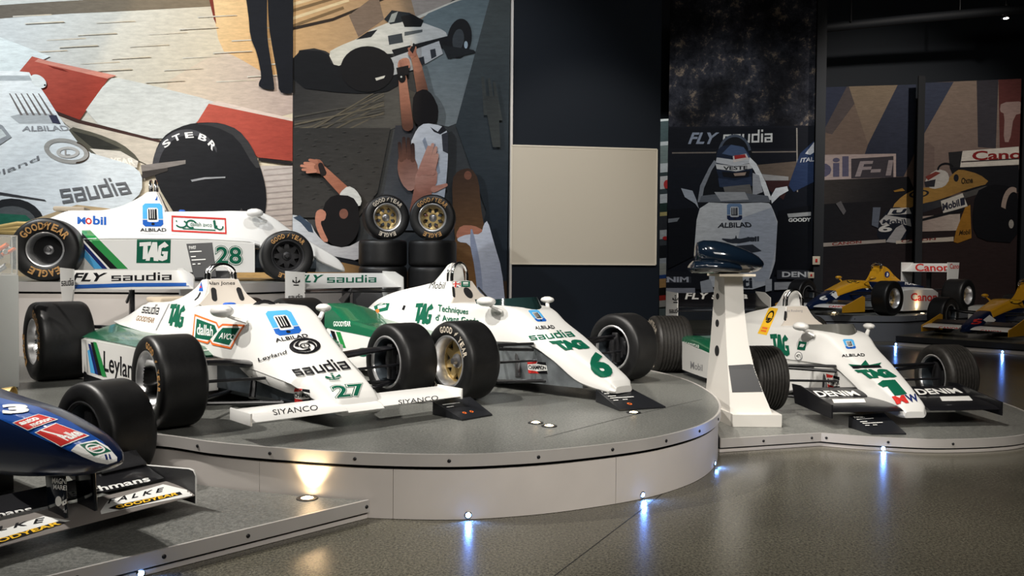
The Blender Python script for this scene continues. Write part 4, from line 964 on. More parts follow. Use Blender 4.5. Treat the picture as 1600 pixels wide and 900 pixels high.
for fw, q, w in (('fw-1', [(1280, 620), (1345, 618), (1333, 610.5), (1270, 611)], [(1303, 630), (1353, 629), (1350, 623), (1300, 624)]), ('fw1', [(1436, 617), (1505, 614), (1492, 606.5), (1428, 608)], [(1472, 627), (1520, 626), (1514, 619), (1468, 620)])):
    word(c1, 'lettering', 'DENIM', q, 'white_ink', [p[fw], p[fw.replace('w', 'l')]], b=.026)
    c1.decal('stripe', [('p', rect(0, 0, 1, 1), 'white_ink')], w, [p[fw]])
c1.decal('emblem', champion(), [(1294, 606), (1313, 609), (1312, 589), (1291, 584)], [p['nose_box'], p['body']])

p = c28.p; cov = [p['cover'], p['body']]; pod = [p['pod-1'], p['top-1']]
c28.decal('lettering', [('t', 'M', (0, 0, .28, .75), 'blue_ink', {'b': .03}), ('r', ell(.39, .36, .11, .36, 20), ell(.39, .36, .06, .2, 20), 'red_ink'), ('t', 'bil', (.54, 0, 1, 1), 'blue_ink', {'b': .03})], [(121, 350), (166, 352), (166, 339), (121, 335)], cov)
c28.decal('emblem', albilad(), [(219, 362), (260, 362), (257, 318), (219, 318)], cov)
arab = [('r', rect(0, 0, 1, 1), rect(.025, .10, .975, .90), 'red_ink'), ('r', ell(.18, .5, .11, .26, 14, 200, 420), ell(.18, .5, .08, .17, 14, 200, 420), 'green_ink', False), ('r', ell(.36, .52, .10, .28, 14, 20, 300), ell(.36, .52, .07, .18, 14, 20, 300), 'green_ink', False), ('t', 'dallah avco', (.34, .40, .74, .66), 'green_ink'), ('p', rect(.2, .18, .8, .24), 'green_ink'), ('p', [(.78, .3), (.82, .3), (.80, .85), (.76, .8)], 'green_ink'), ('r', ell(.88, .42, .07, .2, 14, 150, 380), ell(.88, .42, .045, .12, 14, 150, 380), 'green_ink', False), ('p', ell(.09, .66, .012, .05, 8), 'green_ink')]
c28.decal('emblem', arab, [(268, 362), (354, 366), (353, 341), (268, 337)], cov)
c28.decal('emblem', [('p', rect(0, 0, 1, 1), 'green_ink')] + [(k, [(.08 + x * .86, .08 + y * .82) for x, y in q], 'white_ink') for k, q, i in tag_logo()], [(213, 411), (266, 411), (267, 374), (214, 374)], pod)
marks(c28, 'stripe', [([(128, 354), (135, 354), (200, 420), (184, 420), (128, 364)], 'lime_green'), ([(128, 364), (184, 420), (172, 420), (128, 372)], 'black_ink'), ([(128, 376), (168, 420), (160, 420), (128, 384)], 'navy_ink'), ([(128, 385), (160, 420), (147, 420), (128, 398)], 'sky_ink')], pod)
n28 = [('t', '28', (0, 0, 1, 1), 'green_ink', {'b': .065}), ('t', '28', (.022, .032, .978, .968), 'white_ink', {'b': .042}), ('t', '28', (.045, .066, .955, .934), 'green_ink', {'b': .02})]
c28.decal('number', n28, [(335, 414), (380, 415), (379, 384), (336, 383)], pod)
marks(c28, 'emblem', [([(242, 313), (254, 313), (249, 301)], 'blue_ink'), ([(247, 312), (252, 312), (251, 307)], 'red_ink')], cov)

# ------------------------------------------------------------------ blue nosed car on the low platform
cr = Car('dark blue race car nose with raised wing pylons at the lower left corner', -1.93, 3.78, radians(-33), ZQ); cr.p = {}
def nose_ring(x, zt, w, zb, p=.62, n=20):
    zc, hz = (zt + zb) / 2, (zt - zb) / 2; out = []
    for k in range(n):
        a = 2 * pi * k / n; c, s = cos(a), sin(a)
        out.append((x, w * math.copysign(abs(c) ** p, c), zc + hz * math.copysign(abs(s) ** p, s)))
    return out
KN = [(-1.6, (.66, .27, .12)), (-1.3, (.62, .24, .15)), (-.72, (.578, .18, .205)), (-.36, (.556, .15, .24)), (-.09, (.515, .125, .278)), (.06, (.485, .105, .30)), (.16, (.452, .085, .325)), (.23, (.422, .06, .352)), (.27, (.396, .03, .372)), (.28, (.386, .008, .38))]
ts = sorted({-1.6 + 1.88 * i / 40 for i in range(41)} | {k[0] for k in KN})
bm = bmesh.new(); loft(bm, [nose_ring(t, *crom(KN, t)) for t in ts]); cr.p['body'] = cr.add('body', bm, 'navy_paint', smooth=40)
nb = [cr.p['body']]
marks(cr, 'paint_panel', [([(-30, 618), (0, 622), (60, 636), (110, 659), (160, 690), (183, 716), (111, 706), (60, 683), (0, 655), (-30, 640)], 'royal_paint')], nb)
marks(cr, 'paint_panel', [([(111, 704), (120, 695), (136.5, 690.5), (150, 688), (168, 698), (183, 715), (182.5, 721), (168, 725.5), (150, 722), (129, 713.5)], 'white_ink')], nb)
cr.decal('emblem', [('p', rect(0, 0, 1, 1), 'green_ink'), ('r', ell(.5, .5, .45, .42, 24), ell(.5, .5, .36, .32, 24), 'white_ink'), ('p', rect(.12, .34, .88, .66), 'white_ink'), ('t', 'Castrol', (.18, .40, .82, .60), 'red_ink', {'b': .03})], [(147, 713), (174, 705.5), (150, 690.5), (124.5, 695)], nb)
marks(cr, 'emblem', [([(163, 711), (166, 710.5), (169, 718.5), (166, 719)], 'navy_ink'), ([(169, 710.5), (171, 710.5), (174, 717.5), (171, 718.5)], 'navy_ink')], nb)
cr.decal('emblem', [('p', rect(0, 0, 1, 1), 'white_ink'), ('p', rect(.03, .04, .97, .96), 'red_ink'), ('p', [(.22, .96), (.30, .96), (.52, .42), (.46, .30)], 'white_ink'), ('t', 'Falke', (.36, .12, .95, .50), 'white_ink', {'b': .04})], [(97, 698.5), (140, 682), (87, 662), (55, 676)], nb)
cr.decal('emblem', [('p', rect(0, 0, 1, 1), 'white_ink'), ('p', rect(.03, .05, .97, .95), 'red_ink'), ('t', 'auto', (.10, .52, .75, .90), 'white_ink', {'b': .05}), ('t', 'motor', (.25, .12, .95, .45), 'white_ink', {'b': .04})], [(45, 673), (91, 657), (60, 648.5), (21, 661)], nb)
word(cr, 'number', '3', [(6, 648), (47, 647), (43, 633), (3, 634)], 'white_ink', nb, b=.06)
for y in (-.052, .085):
    bm = bmesh.new(); prism(bm, [(-.17, .085), (-.03, .085), (-.05, .32), (-.20, .30)], y - .008, y + .008, 'y', .003); cr.p['py%d' % (y > 0)] = cr.add('pylon', bm, 'blue_black_paint')
pn_ = [cr.p['py0']]
word(cr, 'lettering', 'MAGNETI', [(82, 755), (111, 757), (112, 749), (82, 746)], 'white_ink', pn_, b=.01)
word(cr, 'lettering', 'MARELLI', [(84, 764), (111, 767), (111, 759), (84, 757)], 'white_ink', pn_, b=.01)
marks(cr, 'emblem', [(ell(92, 783, 5, 8, 16), 'white_ink'), ([(96, 785), (108, 776), (111, 772), (110, 781), (99, 790)], 'white_ink'), ([(100, 800), (108, 790), (111, 782), (111, 803), (106, 803)], 'grey_ink')], pn_)
bm = bmesh.new(); wing(bm, airfoil(.05, .075, -.19, .112, .012, .004), -.555, .555, 2); cr.p['fw'] = cr.add('front_wing', bm, 'wing_grey', smooth=50)
bm = bmesh.new(); wing(bm, airfoil(-.195, .128, -.35, .178, .010, -.008), -.55, .55, 2); cr.p['flap'] = cr.add('wing_flap', bm, 'black_paint', cr.p['fw'], 50)
bm = bmesh.new(); wing(bm, airfoil(-.34, .185, -.44, .245, .007, -.006), .30, .55, 1); cr.add('upper_flap', bm, 'carbon', cr.p['fw'], 50)
for s in (-1, 1):
    pl = [(-.50, .06), (-.50, .235), (-.46, .235), (-.38, .170), (.0, .202), (.035, .198), (.052, .175), (.052, .035), (-.2, .045)]
    bm = bmesh.new(); prism(bm, pl, s * .56 - .005, s * .56 + .005, 'y'); e = cr.add('wing_end_plate', bm, 'carbon', cr.p['fw'], 20)
    bm = bmesh.new(); tube(bm, [(x, s * .56, z) for x, z in pl[2:8]], .005, 6); cr.add('plate_edge', bm, 'white_paint', cr.p['fw'])
w_ = [cr.p['fw']]
marks(cr, 'paint_panel', [([(157, 799), (168, 783), (255, 757), (301, 768), (300, 775), (220, 790), (158, 804)], 'white_ink'), ([(-20, 836), (68, 807), (110, 814), (-20, 852)], 'white_ink'), ([(169, 795), (180, 790), (281, 769), (285, 773), (187, 797)], 'black_ink'), ([(-20, 848), (92, 815), (104, 817), (-20, 856)], 'black_ink')], w_)
word(cr, 'lettering', 'F A L K E', [(168, 788), (253, 769), (256, 762), (172, 780)], 'black_ink', w_, b=.02)
word(cr, 'lettering', 'F A L K E', [(-60, 843), (66, 817), (70, 809), (-56, 835)], 'black_ink', w_, b=.02)
word(cr, 'lettering', 'GOODYEAR', [(183, 796), (279, 774), (277, 769.5), (179, 791.5)], 'yellow_ink', w_, b=.03)
word(cr, 'lettering', 'GOODYEAR', [(-40, 861), (96, 820), (90, 815.5), (-46, 856)], 'yellow_ink', w_, b=.03)
fl = [cr.p['flap']]
word(cr, 'lettering', 'Rothmans', [(112, 777), (236, 752), (230, 744), (106, 769)], 'white_ink', fl, b=.022)
word(cr, 'lettering', 'Rothmans', [(-74, 822), (52, 799), (47, 791), (-80, 814)], 'white_ink', fl, b=.022)
wheel(cr.root, -.80, .60, .585, .285, 1, 'dark', None)
for dx, z in ((.25, .33), (-.25, .33), (.2, .17), (-.28, .17)): bar(cr, 'suspension_arm', [(-.8 + dx, .16, z + .06), (-.8, .50, z)], .010, 'carbon', .6)
bm = bmesh.new(); box(bm, -1.6, -1.1, -.25, .25, 0, .13); cr.add('stand', bm, 'carbon')

# ------------------------------------------------------------------ two yellow and navy cars at the back right
def car_yellow(label, pose, z0, wb=2.85, tf=1.80, tr=1.66):
    c = Car(label, *pose, z0); c.p = {}
    K = [(-1.2, (.60, .24, .30, .36)), (-.8, (.61, .20, .29, .32)), (-.35, (.63, .175, .28, .29)), (0, (.56, .14, .25, .25)), (.5, (.42, .11, .18, .19)), (.9, (.28, .08, .12, .12)), (1.08, (.215, .06, .11, .085)), (1.15, (.17, .03, .12, .04))]
    bm = bmesh.new(); shell(bm, K, 30); cut_cockpit(bm, -1.2, -.55, .2); c.p['body'] = c.add('body', bm, 'navy_paint', smooth=30)
    KY = [(t, (v[0] + .006, v[1] + .006, v[0] - (v[0] - v[2]) * .42, v[1] + (v[3] - v[1]) * .46 + .008)) for t, v in [(q, crom(K, q)) for q in (-.55, -.35, 0, .3, .42)]]
    bm = bmesh.new(); shell(bm, KY, 12); c.p['cap'] = c.add('nose_cap', bm, 'yellow_paint', smooth=30)
    bm = bmesh.new(); loft(bm, [[(x, y, z) for y, z in ((w, zt), (w, .07), (-w, .07), (-w, zt))] for x, w, zt in ((-1.1, .34, .3), (0, .235, .245), (.9, .11, .115))]); c.p['tub'] = c.add('tub', bm, 'bare_metal', smooth=20)
    KC = [(-2.5, (.42, .05, .41, .1, .38, .2)), (-2.2, (.52, .08, .45, .16, .38, .3)), (-1.7, (.72, .10, .52, .2, .36, .34)), (-1.35, (.90, .10, .56, .22, .34, .35)), (-1.12, (.92, .12, .58, .24, .32, .35))]
    bm = bmesh.new(); cover(bm, KC, .3, 16); c.p['cover'] = c.add('engine_cover', bm, 'yellow_paint', smooth=30)
    roll_hoop(c, -1.15, .10, .88, .99, .014)
    for s in (-1, 1):
        bm = bmesh.new(); loft(bm, [[(x, s * y, z) for y, z in ((.25, .06), (yo, .055), (yo + .005, zt - .02), (yo - .03, zt), (.25, zt + .03))] for x, yo, zt in ((-2.35, .66, .40), (-1.9, .80, .47), (-1.0, .82, .48), (-.75, .80, .46))]); c.p['pod%d' % s] = c.add('side_pod', bm, 'white_paint', smooth=25)
        bm = bmesh.new(); loft(bm, [[(x, s * y, z) for y, z in ((.24, .36), (.40, .44), (.39, zt), (.24, zt + .02))] for x, zt in ((-2.3, .50), (-1.6, .60), (-1.15, .60))]); c.p['band%d' % s] = c.add('cover_band', bm, 'navy_paint', smooth=25)
        bm = bmesh.new(); wing(bm, airfoil(1.12, .15, .80, .20, .018, .006), s * .10, s * .70, 1); f = c.add('front_wing', bm, 'white_paint', smooth=50); c.p['fw%d' % s] = f
        bm = bmesh.new(); wing(bm, airfoil(.80, .205, .60, .27, .010, .0), s * .14, s * .70, 1); c.add('wing_flap', bm, 'black_paint', f, 50)
        bm = bmesh.new(); prism(bm, [(1.14, .07), (1.14, .18), (.9, .24), (.5, .36), (.42, .34), (.42, .07)], s * .705 - .006, s * .705 + .006, 'y'); c.p['fe%d' % s] = c.add('wing_end_plate', bm, 'yellow_paint', f, 20)
        bm = bmesh.new(); prism(bm, [(-3.55, 1.0), (-3.05, 1.0), (-3.05, .55), (-3.5, .55)], s * .50 - .006, s * .50 + .006, 'y'); c.p['ep%d' % s] = c.add('end_plate', bm, 'white_paint', smooth=20)
        mirror(c, -.42, s * .36, .68, s, 'yellow_paint', .9)
        wheel(c.root, 0, s * tf / 2, .64, .31, s, 'gold', None); wheel(c.root, -wb, s * tr / 2, .66, .42, s, 'gold', None)
    bm = bmesh.new(); wing(bm, airfoil(-3.05, .80, -3.50, .98, .02, -.03), -.5, .5, 1); c.p['rw'] = c.add('rear_wing', bm, 'white_paint', smooth=50)
    bm = bmesh.new(); box(bm, -3.3, -3.24, -.04, .04, .3, .85); c.add('wing_post', bm, 'carbon')
    suspension(c, 0, -.05, .36, .40, .22, tf / 2 - .13, style='bars'); gearbox(c, tr, -wb)
    return c
cy = car_yellow('yellow and navy race car with white side pods on the far curved platform', (6.39, 16.32, -2.5), ZF)
p = cy.p
word(cy, 'lettering', 'Canon', [(1423, 470), (1464, 471), (1464, 457), (1423, 458)], 'red_ink', [p['pod1']], b=.022)
word(cy, 'lettering', 'Canon', [(1430, 424), (1484, 424), (1482, 412), (1430, 412)], 'red_ink', [p['rw']], b=.022)
word(cy, 'lettering', 'Canon', [(1484, 420), (1501, 420), (1501, 412), (1484, 412)], 'red_ink', [p['ep1'], p['ep-1']], b=.02)
word(cy, 'lettering', 'HONDA', [(1414, 445), (1436, 446), (1436, 439), (1414, 439)], 'white_ink', [p['band1'], p['cover']], b=.03)
marks(cy, 'emblem', [(ell(1386, 429, 4, 5, 16), 'navy_ink'), (ell(1386, 429, 2.4, 3, 12), 'white_ink'), ([(1394, 427), (1405, 429), (1405, 433), (1394, 431)], 'black_ink')], [p['cover']])
marks(cy, 'emblem', [(ell(1334, 438.5, 11, 4.5, 20), 'black_ink'), (ell(1334, 438.5, 9, 3.2, 20), 'yellow_ink'), ([(1328, 437), (1331, 440), (1334, 437), (1337, 440), (1340, 437), (1340, 438.5), (1337, 441.5), (1334, 438.5), (1331, 441.5), (1328, 438.5)], 'black_ink')], [p['cap'], p['body']])
word(cy, 'number', '6', [(1280, 469), (1293, 469), (1293, 462), (1281, 462)], 'white_ink', [p['body']], b=.03)
marks(cy, 'stripe', [([(1296, 459), (1304, 454), (1312, 462), (1306, 467)], 'white_ink'), ([(1350, 447), (1353, 446), (1357, 452), (1354, 453)], 'white_ink'), ([(1356, 446), (1359, 445), (1364, 451), (1361, 452)], 'white_ink')], [p['body'], p['tub']])
word(cy, 'lettering', 'CANON', [(1295, 480.5), (1322, 480.5), (1322, 477.5), (1295, 477.5)], 'red_ink', [p['fw1'], p['fw-1']], b=.03)
cz = car_yellow('yellow and navy race car with a red numeral 5 cut off by the right edge', (8.45, 14.77, -2.5), ZG)
p = cz.p
word(cz, 'number', '5', [(1517, 507), (1533, 506), (1536, 498), (1520, 499)], 'red_ink', [p['body']], b=.03)
marks(cz, 'stripe', [([(1536, 500), (1546, 492), (1556, 500), (1548, 508)], 'white_ink')], [p['body']])
word(cz, 'lettering', 'CANON', [(1467, 514), (1500, 516), (1500, 512), (1467, 510)], 'red_ink', [p['fw-1']], b=.022)
word(cz, 'lettering', 'CANON', [(1532, 519), (1564, 521), (1564, 517), (1532, 515)], 'red_ink', [p['fw1']], b=.022)
marks(cz, 'emblem', [(ell(1588, 470, 11, 5.5, 20), 'black_ink'), (ell(1588, 470, 9, 4, 20), 'yellow_ink')], [p['cap'], p['body']])

# ------------------------------------------------------------------ rear pipes of the number 28 car, warm uplight painted as gold
for s in (-1, 1):
    for k in range(3): bar(c28, 'exhaust_pipe', [(-2.2, s * .22, .40 + .05 * k), (-2.6, s * (.34 - .05 * k), .42 + .05 * k), (-3.0, s * .24, .44 + .04 * k), (-3.35, s * .16, .46)], .028, 'gold_mag')

# ------------------------------------------------------------------ information placards
def placard(px4, z, h, label, lines, accent=None, hback=None):
    """sloping desk sign: corners front-left, front-right, back-right, back-left as seen; h = height of the back edge"""
    P = [at_z(*px4[0], z + .012), at_z(*px4[1], z + .012), at_z(*px4[2], z + h), at_z(*px4[3], z + h)]
    c = sum((q.xy for q in P), Vector((0, 0))) / 4
    t = thing('placard', label, 'sign', (c.x, c.y, z), 0, 'information placards')
    L = [q - Vector((c.x, c.y, z)) for q in P]
    bm = bmesh.new(); A = [bm.verts.new(q) for q in L]; B = [bm.verts.new((q.x, q.y, .001)) for q in L]
    bm.faces.new(A); bm.faces.new(B[::-1])
    for i in range(4): bm.faces.new((A[i], B[i], B[(i + 1) % 4], A[(i + 1) % 4]))
    o = obj('sign_body', bm, 'placard_black', t, 0)
    n = (L[1] - L[0]).cross(L[3] - L[0]).normalized()
    def place(u, v, k):
        return L[0] * (1 - u) * (1 - v) + L[1] * u * (1 - v) + L[2] * u * v + L[3] * (1 - u) * v + n * (.0012 + k)
    it = []
    it = sign_items(lines)
    if it: flat_decal('lettering', it, place, o, None)
    if accent: flat_decal('emblem', [('r', ell(x, y, .05, .05, 14), ell(x, y, .025, .025, 14), 'orange_ink') for x, y in accent], place, o, None)
    return t
def LN(head): return [(head, (.08, .83, .36, .93)), (None, (.08, .745, .55, .775)), (None, (.08, .60, .28, .63)), (None, (.08, .50, .66, .53)), (None, (.08, .38, .20, .41)), (None, (.30, .38, .42, .41))]
def sign_items(lines): return [('t', s, r, 'white_ink', {'b': .01}) if s else ('p', rect(*r), 'white_ink') for s, r in lines]
placard([(722, 655), (769, 647), (735, 620), (676, 627)], ZP, .09, 'black sloping placard under the front wing of the number 27 car', LN('FW07')[1:3], ((.30, .25), (.52, .25)))
placard([(968, 640), (1040, 635), (985, 606), (931, 609)], ZP, .09, 'black sloping placard at the nose of the number 6 car', LN('FW08'), ((.35, .22),))
placard([(1362, 677), (1416, 677), (1381, 645), (1326, 650)], ZQ, .09, 'black sloping placard below the nose of the number 1 car', LN('FW08C'))
Q = [at_y(x, y, Y) for x, y, Y in ((303, 434, 9.16), (338, 432, 9.16), (331, 379, 9.28), (291, 381, 9.28))]
t = thing('placard', 'dark upright placard leaning by the side of the number 28 car', 'sign', (Q[0].x, 9.2, ZU), 0, 'information placards'); L = [q - Vector((Q[0].x, 9.2, ZU)) for q in Q]
bm = bmesh.new(); A = [bm.verts.new(q) for q in L]; B_ = [bm.verts.new(q + Vector((0, .014, 0))) for q in L]; bm.faces.new(A); bm.faces.new(B_[::-1])
for i in range(4): bm.faces.new((A[i], B_[i], B_[(i + 1) % 4], A[(i + 1) % 4]))
o = obj('sign_body', bm, 'placard_black', t, 0)
flat_decal('lettering', sign_items(LN('FW07')), lambda u, v, k: L[0] * (1 - u) * (1 - v) + L[1] * u * (1 - v) + L[2] * u * v + L[3] * (1 - u) * v + Vector((0, -.0015 - k, 0)), o, None)

# ------------------------------------------------------------------ spare wheels by the crowd banner
def spare(label, x, y, z, rz, lying=False, style='dish', ink='tyre_gold', D=.62, Wd=.36):
    t = thing('spare_wheel', label, 'wheel', (x, y, z), 0, 'spare wheels in the stack')
    t.rotation_euler = (-pi / 2, 0, rz) if lying else (0, 0, rz)
    for key, (me, m) in wheel_meshes(D, Wd, False, style, ink).items():
        if key != 'upright' and key != 'brake_disc': link(key, me, t)
    return t
SY = 11.75
def sx(px): return (px - 800) / F_PX * SY
zt0 = at_y(636, 416, SY).z
t = thing('wheel_stand', 'black block under the stack of spare wheels', 'stand', (sx(636), SY, 0)); bm = bmesh.new(); box(bm, -.69, .69, -.36, .36, 0, zt0 - .36, .01); obj('block', bm, 'placard_black', t)
for k, nm in ((0, 'lower'), (1, 'upper')):
    spare('left tyre in the %s layer of flat-lying tyres' % nm, sx(598), SY, zt0 - .18 + k * .36, 0, True, ink=None, D=.665)
    spare('right tyre in the %s layer of flat-lying tyres' % nm, sx(675.5), SY, zt0 - .18 + k * .36, 0, True, ink=None, D=.665)
spare('left upright wheel on the tyre stack, turned to show its tread', sx(602), SY, zt0 + .36 + .31, pi + .30, ink='tyre_white')
spare('right upright wheel on the tyre stack, its gold hub facing out', sx(676), SY, zt0 + .36 + .31, pi + .05, ink='tyre_gold', D=.635)

# ------------------------------------------------------------------ white stand with the glossy nose sculpture
t = thing('pedestal', 'tall white flared stand with three round holes beside the number 1 car', 'stand', (1.8, 6.85, ZQ))
def PD(x, y, z): return (x - 1.8, y - 6.85, z - ZQ)
bm = bmesh.new(); R = []
for z, ya, xr, xc, yc in ((.20, 6.60, 2.045, 1.655, 7.2), (.36, 6.64, 1.985, 1.662, 7.17), (.53, 6.69, 1.93, 1.67, 7.15), (.75, 6.75, 1.89, 1.68, 7.12), (1.0, 6.80, 1.872, 1.69, 7.10), (1.275, 6.85, 1.867, 1.70, 7.08)):
    R.append([PD(1.718, ya, z), PD(xr, ya, z), PD(xr - .01, min(yc, 7.03), z), PD(xc, yc, z)])
loft(bm, R); col_ = obj('column', bm, 'stand_white', t, 20)
bm = bmesh.new(); box(bm, 1.718 - 1.8, 2.10 - 1.8, 6.52 - 6.85, 7.06 - 6.85, 0, .10, .004); prism(bm, [(1.60 - 1.8, 7.22 - 6.85), (1.715 - 1.8, 6.56 - 6.85), (1.715 - 1.8, 7.22 - 6.85)], 0, .10, 'z'); obj('foot', bm, 'stand_white', t, 20)
bm = bmesh.new(); box(bm, -.16, .13, -.16, .26, 1.165, 1.185, .003); obj('top_plate', bm, 'board', t, 20)
ctree = BVHTree.FromPolygons([v.co for v in col_.data.vertices], [q.vertices for q in col_.data.polygons])
def on_col(px, py, lay):
    o = CAM - Vector((1.8, 6.85, ZQ)); d = pix_ray(px, py).normalized(); h, n, i, s = ctree.ray_cast(o, d)
    return None if h is None else h + (n if n.dot(d) < 0 else -n) * (.001 + lay)
flat_decal('panel', [('p', [(1138, 571), (1172, 569), (1183, 571), (1195, 612), (1144, 613)], 'placard_black')], on_col, col_, 1.2)
for px, py, rx, ry in ((1121.5, 463, 2.6, 5), (1121, 505, 2.8, 6), (1120.5, 548, 3.4, 8.5)):
    flat_decal('round_hole', [('p', ell(px, py, rx, ry, 18), 'shadow_gap')], on_col, col_, None)
t = thing('nose_sculpture', 'glossy blue black streamlined nose sculpture on top of the white stand', 'sculpture', (1.8, 6.85, 1.287))
def sculpt(sts, y0, ww):
    bm = bmesh.new(); R = []
    for px, yt, yb, w in sts:
        x = (px - 800) / F_PX * 6.85 - 1.8; hor = 413.7 + .0072 * (px - 800); zt = EYE - (yt - hor) * 6.85 / F_PX - 1.287; zb = EYE - (yb - hor) * 6.85 / F_PX - 1.287
        R.append([(x, y0 + w * ww * cos(2 * pi * k / 18), (zt + zb) / 2 + (zt - zb) / 2 * sin(2 * pi * k / 18)) for k in range(18)])
    loft(bm, R); return bm
obj('hull', sculpt([(1086, 384, 405, .25), (1088, 379, 412, .55), (1098, 375.5, 420, .85), (1115, 376, 426, 1), (1135, 380, 427, 1.0), (1155, 387, 427, .85), (1172, 394, 426, .62), (1184, 401, 423, .38), (1191, 408, 418, .16), (1193, 412, 414, .03)], 0, .17), 'blue_black_paint', t, 60)
obj('lower_wing', sculpt([(1075, 414, 424, .5), (1080, 408, 427, .9), (1100, 406, 427.5, 1.1), (1130, 408, 427.5, 1.0), (1150, 414, 427.5, .7)], -.06, .17), 'blue_black_paint', t, 60)

# ------------------------------------------------------------------ plinth with model case, brass spotlight, switch plates, ceiling lamp
q = at_z(30.5, 607, ZP)
t = thing('plinth', 'white plinth at the left edge in front of the high platform', 'plinth', (q.x, q.y, ZP), .64)
zp_ = EYE - (430 - 408.5) * q.y / F_PX - ZP
bm = bmesh.new(); box(bm, -1.0, 0, 0, .36, .012, zp_, .004); obj('body', bm, 'plinth_white', t, 20)
bm = bmesh.new(); box(bm, -.99, -.012, .012, .35, 0, .012); obj('plinth_foot', bm, 'shadow_gap', t, 0)
t = thing('model_case', 'small clear case of coloured engine parts on the white plinth', 'display case', (q.x, q.y, ZP + zp_), .64)
hc = (428 - 366) * q.y / F_PX
bm = bmesh.new()
for x in (-.95, -.008):
    for y in (.01, .34): box(bm, x - .005, x + .005, y - .005, y + .005, 0, hc)
for z in (.004, hc - .004):
    for y in (.01, .34): box(bm, -.955, -.003, y - .005, y + .005, z - .004, z + .004)
    for x in (-.95, -.008): box(bm, x - .005, x + .005, 0.01, .34, z - .004, z + .004)
obj('case_frame', bm, 'stand_white', t, 0)
bm = bmesh.new(); box(bm, -.945, -.013, .012, .016, .008, hc - .008); obj('glass', bm, 'acrylic', t, 0)
rnd = random.Random(3)
for k in range(14):
    x = -.24 + rnd.random() * .2; y = .05 + rnd.random() * .22; z = .04 + rnd.random() * (hc - .09); r = .014 + rnd.random() * .026
    bm = bmesh.new()
    if k % 3: tube(bm, [(x - .05, y, z - .02), (x, y + .03, z), (x + .04, y, z + .03)], r * .6, 10)
    else: lathe(bm, [(0, -r), (r, -r), (r * 1.1, 0), (r, r), (0, r)], 14, 'y', (x, y, z))
    obj('engine_piece', bm, ('orange_ink', 'steel', 'black_paint', 'white_ink', 'gold_mag')[k % 5], t)
c_ = at_z(9, 634, ZP)
t = thing('spotlight', 'small brass spotlight on the platform at the left edge', 'light', (c_.x, c_.y, ZP))
bm = bmesh.new(); lathe(bm, [(0, .0), (.05, .0), (.05, .008), (.012, .012), (.01, .05), (0, .05)], 20, 'z'); obj('base', bm, 'lamp_ring', t)
bm = bmesh.new(); lathe(bm, [(0, -.06), (.03, -.06), (.035, -.03), (.048, .05), (.05, .065), (.042, .065), (.036, .04), (0, .03)], 24, 'x', (-.01, 0, .085)); obj('lamp_head', bm, 'gold_mag', t)
for (px, py, w, h), lb in (((1275, 407, .075, .085), 'upper cream switch plate on the dark post right of the tall banner'), ((1267, 430, .06, .06), 'lower cream switch plate on the dark post right of the tall banner')):
    a = at_y(px, py, 17.22); t = thing('switch_plate', lb, 'switch', (a.x, a.y, a.z), 0, 'switch plates'); bm = bmesh.new(); box(bm, -w, w, -.02, .0, -h, h, .004); obj('plate', bm, 'ivory_plastic', t); bm = bmesh.new(); box(bm, -w * .3, w * .3, -.03, -.015, -h * .4, h * .4, .003); obj('rocker', bm, 'red_ink', t)
a = at_y(1571, 30, 18.5)
t = thing('ceiling_spotlight', 'lit ceiling spotlight in the dark above the two beige banners', 'light', (a.x, a.y, a.z))
bm = bmesh.new(); lathe(bm, [(.0, .30), (.09, .30), (.10, .05), (.085, .02), (.085, .2), (0, .2)], 20, 'z'); obj('lamp_head', bm, 'lamp_ring', t)
bm = bmesh.new(); lathe(bm, [(0, 0), (.05, .005), (.05, .02), (0, .02)], 16, 'z', (0, -.02, .0)); obj('lens', bm, 'lamp_white', t)
bm = bmesh.new(); tube(bm, [(0, 0, .3), (0, 0, 8.0 - a.z)], .02); obj('stem', bm, 'lamp_ring', t)
t = thing('air_duct', 'dark round air duct under the ceiling at the upper right', 'duct', (0, 0, 0))
bm = bmesh.new(); tube(bm, [at_y(1275, 45, 18.8), at_y(1420, 30, 18.6), at_y(1640, 10, 18.3)], .10, 16); obj('pipe', bm, 'post_black', t, 60)
bm = bmesh.new()
for px in (1330, 1500): a = at_y(px, 35 - (px - 1330) * .1, 18.6); tube(bm, [a, (a.x, a.y, 8.0)], .015)
obj('hanger', bm, 'lamp_ring', t)

